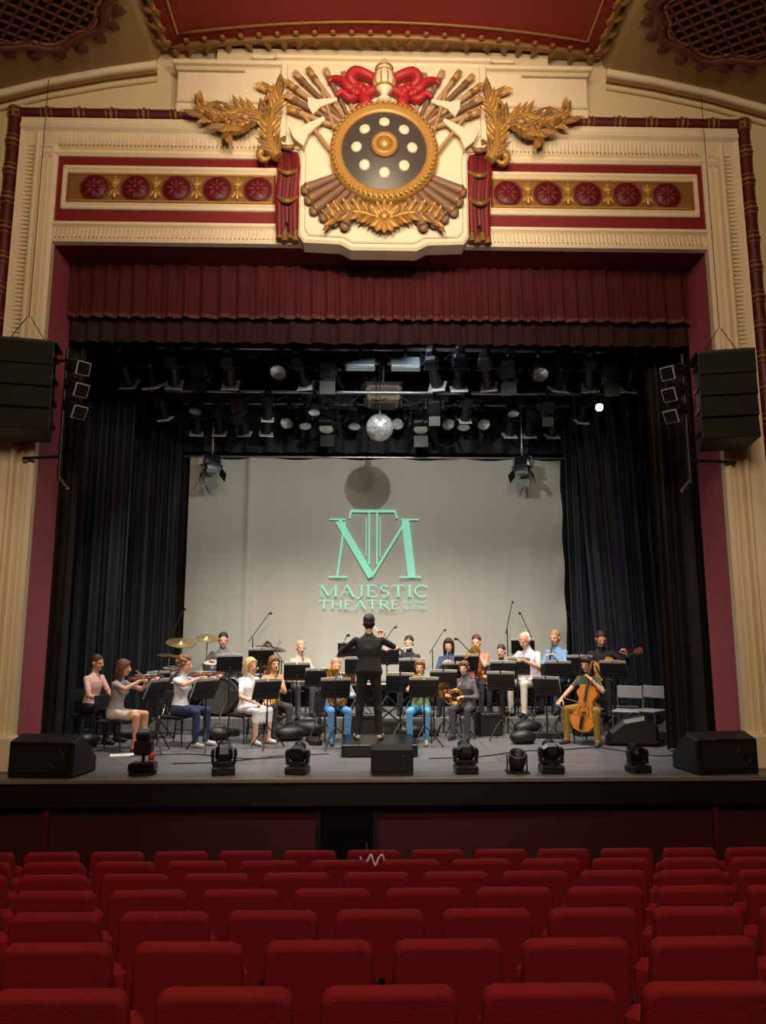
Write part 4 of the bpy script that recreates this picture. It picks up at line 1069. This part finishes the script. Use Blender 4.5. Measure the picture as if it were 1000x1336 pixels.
for x,y in((-.5,.15),(.55,.1),(-.82,-.02)):
    for k in range(3):
        a=k*2.1; b.cyl((x+.14*math.cos(a),y+.14*math.sin(a),.5),(x+.22*math.cos(a),y+.22*math.sin(a),0),.009,chrome,None,6)
b.cyl((-.08,0,.6),(-.08,0,.7),.02,chrome);b.cyl((.08,0,.6),(.08,0,.7),.02,chrome)
for x,y,z,r,t in((-.68,-.1,1.2,.25,.3),(.8,.05,1.1,.26,-.2),(-.95,.2,.98,.2,.1),(-.3,.15,1.28,.2,.35)):
    b.cyl((x,y,z),(x,y,.3),.011,chrome,None,8)
    Mq=T(x,y,z)@R(t,'X')@R(.12,'Y')
    b.lathe([(0,.02),(.03,.018),(.05,.004),(r,-.012)],cymb,Mq,28); b.lathe([(0,.014),(.05,.0),(r,-.018)],cymb,Mq,28)
    for k in range(3):
        a=k*2.1+.5; b.cyl((x,y,.35),(x+.22*math.cos(a),y+.22*math.sin(a),.01),.009,chrome,None,6)
b.obj('drum_kit',T(-2.62,12.74,.25))
b=MB()
for x in(0,.5): 
    b.lathe([(0,.35),(.1,.36),(.22,.5),(.27,.72),(.27,.8)],mat('copper',C(150,90,60),.3,.8),T(x,0,0),24); b.lathe([(0,.805),(.265,.805)],drumhd,T(x,0,0),24); b.torus(.272,.012,chrome,T(x,0,.8),24,6)
    for k in range(3):
        a=k*2.1; b.cyl((x+.2*math.cos(a),.2*math.sin(a),.5),(x+.24*math.cos(a),.24*math.sin(a),0),.012,chrome,None,6)
b.obj('timpani',T(-1.0,13.7,.25)@Matrix.Scale(.8,4))
def mic(x,y,h,lean,f):
    z0=.25 if y>12.36 else 0; b=MB()
    b.cyl((0,0,.02),(0,0,h*.75),.01,black,None,6); b.cyl((-.1*lean,0,h*.7),(.35*lean,0,h),.008,dgrey,None,6); b.cyl((.35*lean,0,h),(.42*lean,0,h+.01),.02,blackg,.026,10)
    b.lathe([(0,.0),(.13,0),(.12,.02),(.02,.035)],black,None,16)
    b.obj('microphone_stand',T(x,y,z0)@R(f,'Z'))
for a in((-3.55,13.0,1.75,.5,0),(-2.25,13.6,1.7,.8,.3),(.05,13.3,1.45,.7,0),(2.35,13.5,1.9,.3,0),(3.5,12.9,1.7,.5,3),(-.7,13.3,1.3,.8,1),(1.6,12.45,1.25,-.8,0),(2.8,13.6,1.7,-.5,0),(1.0,13.6,1.4,.6,0),(-3.3,12.0,1.1,.6,.5),(-1.6,12.45,1.2,-.6,0)): mic(*a)
b=MB(); b.prism(fiddle_outline(1.1,.2,.13,.15),0,.14,black,None,.008); b.box((.2,.45,.07),(.03,.12,.02),dgrey); b.box((0,.3,.145),(.06,.02,.01),steel)
casem=b.mesh('instrument_case')
for x,y,f,s in((4.1,10.95,1.2,.75),(-2.2,12.15,1.5,.7),(.95,12.1,1.6,.6),(-3.4,11.75,1.3,.6),(2.9,11.75,1.5,.65),(-.9,11.05,.3,.5)):
    inst(casem,'instrument_case',T(x,y,0)@R(f,'Z')@Matrix.Scale(s,4))
b=MB()
b.prism([(-.35,0),(.4,0),(.38,.28),(.2,.42),(-.1,.36),(-.3,.2)],-.14,.14,black,R(pi/2,'X'),.05); b.tube([(-.05,0,.36),(.05,0,.46),(.18,0,.42)],.012,dgrey,6,None,3)
bagm=b.mesh('gig_bag')
inst(bagm,'gig_bag',T(3.62,11.0,0)@R(-.2,'Z')); inst(bagm,'gig_bag',T(4.35,11.2,0)@R(.5,'Z')@Matrix.Scale(.9,4))
for x,y,f in((3.85,11.7,2.6),(4.2,11.75,2.3)): inst(chw,'folding_chair',T(x,y,0)@R(f,'Z')@Matrix.Scale(.95,4))
b=MB(); b.box((0,0,.76),(1.2,.3,.09),blackg,None,.01)
for k in range(36): b.box((-.5+.028*k,.04,.808),(.024,.13,.008),whitep)
for s in(-1,1): b.cyl((s*.45,-.12,.72),(-s*.45,.0,.01),.015,dgrey); b.cyl((s*.45,-.15,.02),(s*.45,.15,.02),.015,dgrey)
b.obj('electric_keyboard',T(.15,12.0,0))
def ampm():
    b=MB(); b.box((0,0,.22),(.5,.28,.44),black,None,.02); b.box((0,-.142,.19),(.44,.01,.33),grillem); b.box((0,-.142,.40),(.44,.012,.05),dgrey); b.tube([(-.1,0,.44),(0,0,.48),(.1,0,.44)],.012,black,6,None,3)
    for k in range(5): b.cyl((-.16+.08*k,-.145,.4),(-.16+.08*k,-.165,.4),.01,steel,None,8)
    return b.mesh('guitar_amplifier')
am=ampm()
for x,y,s,f in((-.85,12.6,1,0),(1.75,12.1,.8,.2),(3.3,12.05,.8,.2),(-.25,11.95,.8,0),(4.0,12.35,1,-.3)):
    inst(am,'guitar_amplifier',T(x,y,.25 if y>12.36 else 0)@R(f,'Z')@Matrix.Scale(s,4))
b=MB(); b.ell((0,0,.14),(.3,.18,.14),black,16,10); b.box((0,0,.1),(.5,.26,.18),black,None,.06); b.tube([(-.15,0,.22),(-.05,0,.34),(.1,0,.33),(.16,0,.22)],.01,dgrey,5,None,3)
kb=b.mesh('kit_bag')
for x,y,s,f in((-1.35,11.6,.8,.3),(.45,11.9,.7,.1),(-1.1,12.1,.9,-.2),(2.35,12.0,.9,.5),(2.1,11.2,.7,.2),(-4.2,11.0,.7,.5),(-2.45,11.7,.7,0)):
    inst(kb,'kit_bag',T(x,y,0)@R(f,'Z')@Matrix.Scale(s,4))
b=MB(); b.box((0,0,.003),(.3,.21,.003),whitep); b.obj('sheet_music',T(-3.45,10.3,0)@R(.3,'Z'))
b=MB(); 
for k,(x0,y0,x1,y1) in enumerate(((-3.3,10.2,-1.0,10.1),(.6,9.9,2.6,10.6),(2.6,10.6,4.1,10.2),(-2.6,9.6,-.7,10.3))):
    b.tube([(x0,y0,.008),((x0*2+x1)/3,y0+.12,.008),((x0+2*x1)/3,y1-.15,.008),(x1,y1,.008)],.008,black,5,None,8)
b.obj('stage_cable')
# ------------------------------------------------------------------ seats
iron=mat('seat_iron',C(20,14,14),.5); armr=mat('armrest',C(26,8,8),.5)
def seat_mesh():
    b=MB()
    def outline(wt,wb,h,r=.05,n=7):
        pts=[(-wb+.03,0),(wb-.03,0),(wb,.03)]
        for i in range(n+1):
            a=pi/2*i/n; pts.append((wt-r+r*math.cos(a),h-r+r*math.sin(a)))
        for i in range(n+1):
            a=pi/2+pi/2*i/n; pts.append((-wt+r+r*math.cos(a),h-r+r*math.sin(a)))
        return pts+[(-wb,.03)]
    M=T(0,0,.33)@R(.14,'X')@R(pi/2,'X')
    b.prism(outline(.236,.262,.56),-.034,.034,velvet,M,.026,True,4)
    b.box((0,.16,.50),(.44,.10,.40),velvet,R(-.15,'X'),.04)
    for s in(-1,1):
        b.box((s*.283,.17,.55),(.045,.32,.035),armr,None,.012); b.box((s*.283,.12,.28),(.035,.1,.56),iron,None,.01)
        b.box((s*.283,.12,.02),(.06,.3,.03),iron)
    b.box((0,.06,.36),(.5,.04,.04),iron)
    return b.mesh('theatre_seat')
sm=seat_mesh()
for i in range(-1,7):
    y=2.81+.692*i+.08; off=-.142-(.283 if i%2 else 0)
    for k in range(-12,13):
        x=off+.566*k
        if abs(x)<6.7: inst(sm,'theatre_seat',T(x,y,zf(y))@R(random.uniform(-.02,.02),'Z'))
b=MB()
b.tube([(-.10,0,.02),(-.07,.0,-.05),(-.03,.01,-.0),(-.01,0,.03),(.02,.0,-.05),(.05,.01,-.0),(.08,0,.03),(.10,0,-.03)],[.006,.008,.010,.008,.008,.010,.008,.006],whitep,6,None,4)
b.obj('paper_ribbon',T(-.16,6.35,-.2))
# ------------------------------------------------------------------ lights
def light(name,kind,loc,target,energy,color,size=.1,angle=60,blend=.5,sy=None):
    l=bpy.data.lights.new(name,kind); l.energy=energy; l.color=color
    if kind=='AREA':
        l.size=size
        if sy: l.shape='RECTANGLE'; l.size_y=sy
    else: l.shadow_soft_size=size
    if kind=='SPOT': l.spot_size=math.radians(angle); l.spot_blend=blend
    o=bpy.data.objects.new(name,l); COL.objects.link(o); o.location=loc
    o.rotation_euler=(V(target)-V(loc)).to_track_quat('-Z','Y').to_euler(); return o
warm=(1,.76,.5)
light('house_spot','SPOT',(-1.0,2.0,6.3),(0,9.2,8.0),1150,(1,.84,.62),.15,46,1)
light('house_spot','SPOT',(1.2,2.0,6.0),(0,9.2,8.0),800,(1,.84,.62),.15,70,1)
light('house_fill','AREA',(0,-2,7.8),(0,9,4),450,warm,3)
light('ceiling_fill','AREA',(0,3.0,6.6),(0,4.6,9.6),42,warm,2.5)  # unseen area light, added to lift the ceiling above bounce level
for sx in(-1,1): light('pier_fill','SPOT',(sx*3.2,5.5,5.5),(sx*4.7,9.2,1.2),130,(1,.82,.56),.15,42,1)  # added spots without fixtures, brighten the lower jambs
light('screen_spot','SPOT',(.18,9.0,5.36),(0,14.1,2.9),265,(.95,1,.97),.012,82,.15)  # added bare spot in mid-air, casts the ball's shadow; not from the projector
for x in(-3.0,-1.0,1.0,3.0):
    light('stage_wash','SPOT',(x,10.3,6.25),(x*.8,12.0,.4),1050,(1,.89,.76),.12,74,.9)
light('apron_wash','SPOT',(0,3,7.0),(0,11.2,.6),1300,(1,.89,.76),.2,46,.8)
for sx in(-1,1): light('back_light','SPOT',(sx*3.4,13.2,5.3),(sx*.6,10.6,.4),330,(.85,.92,1),.1,80,.8)
light('curtain_fill','SPOT',(0,10.6,6.6),(4.6,13.3,3),200,(.75,.85,1),.1,60,1)  # added spot without a fixture, brings out the right-hand drape folds
light('rig_fill','SPOT',(0,-1,4.0),(0,12,5.9),340,(1,.95,.88),.1,40,.6)  # unseen fill added behind the camera so the dark fixtures read
w=bpy.data.worlds.new('world'); scene.world=w; w.use_nodes=True
w.node_tree.nodes['Background'].inputs[0].default_value=(1,.8,.6,1); w.node_tree.nodes['Background'].inputs[1].default_value=.02
# ------------------------------------------------------------------ camera
cam=bpy.data.cameras.new('camera'); cam.sensor_fit='VERTICAL'; cam.sensor_height=36; cam.sensor_width=27; cam.lens=26.0
co=bpy.data.objects.new('camera',cam); COL.objects.link(co); co.location=(-.23,0,1.6)
co.rotation_euler=(math.radians(99.3),0,math.radians(-1.4)); scene.camera=co
scene.view_settings.view_transform='Standard'
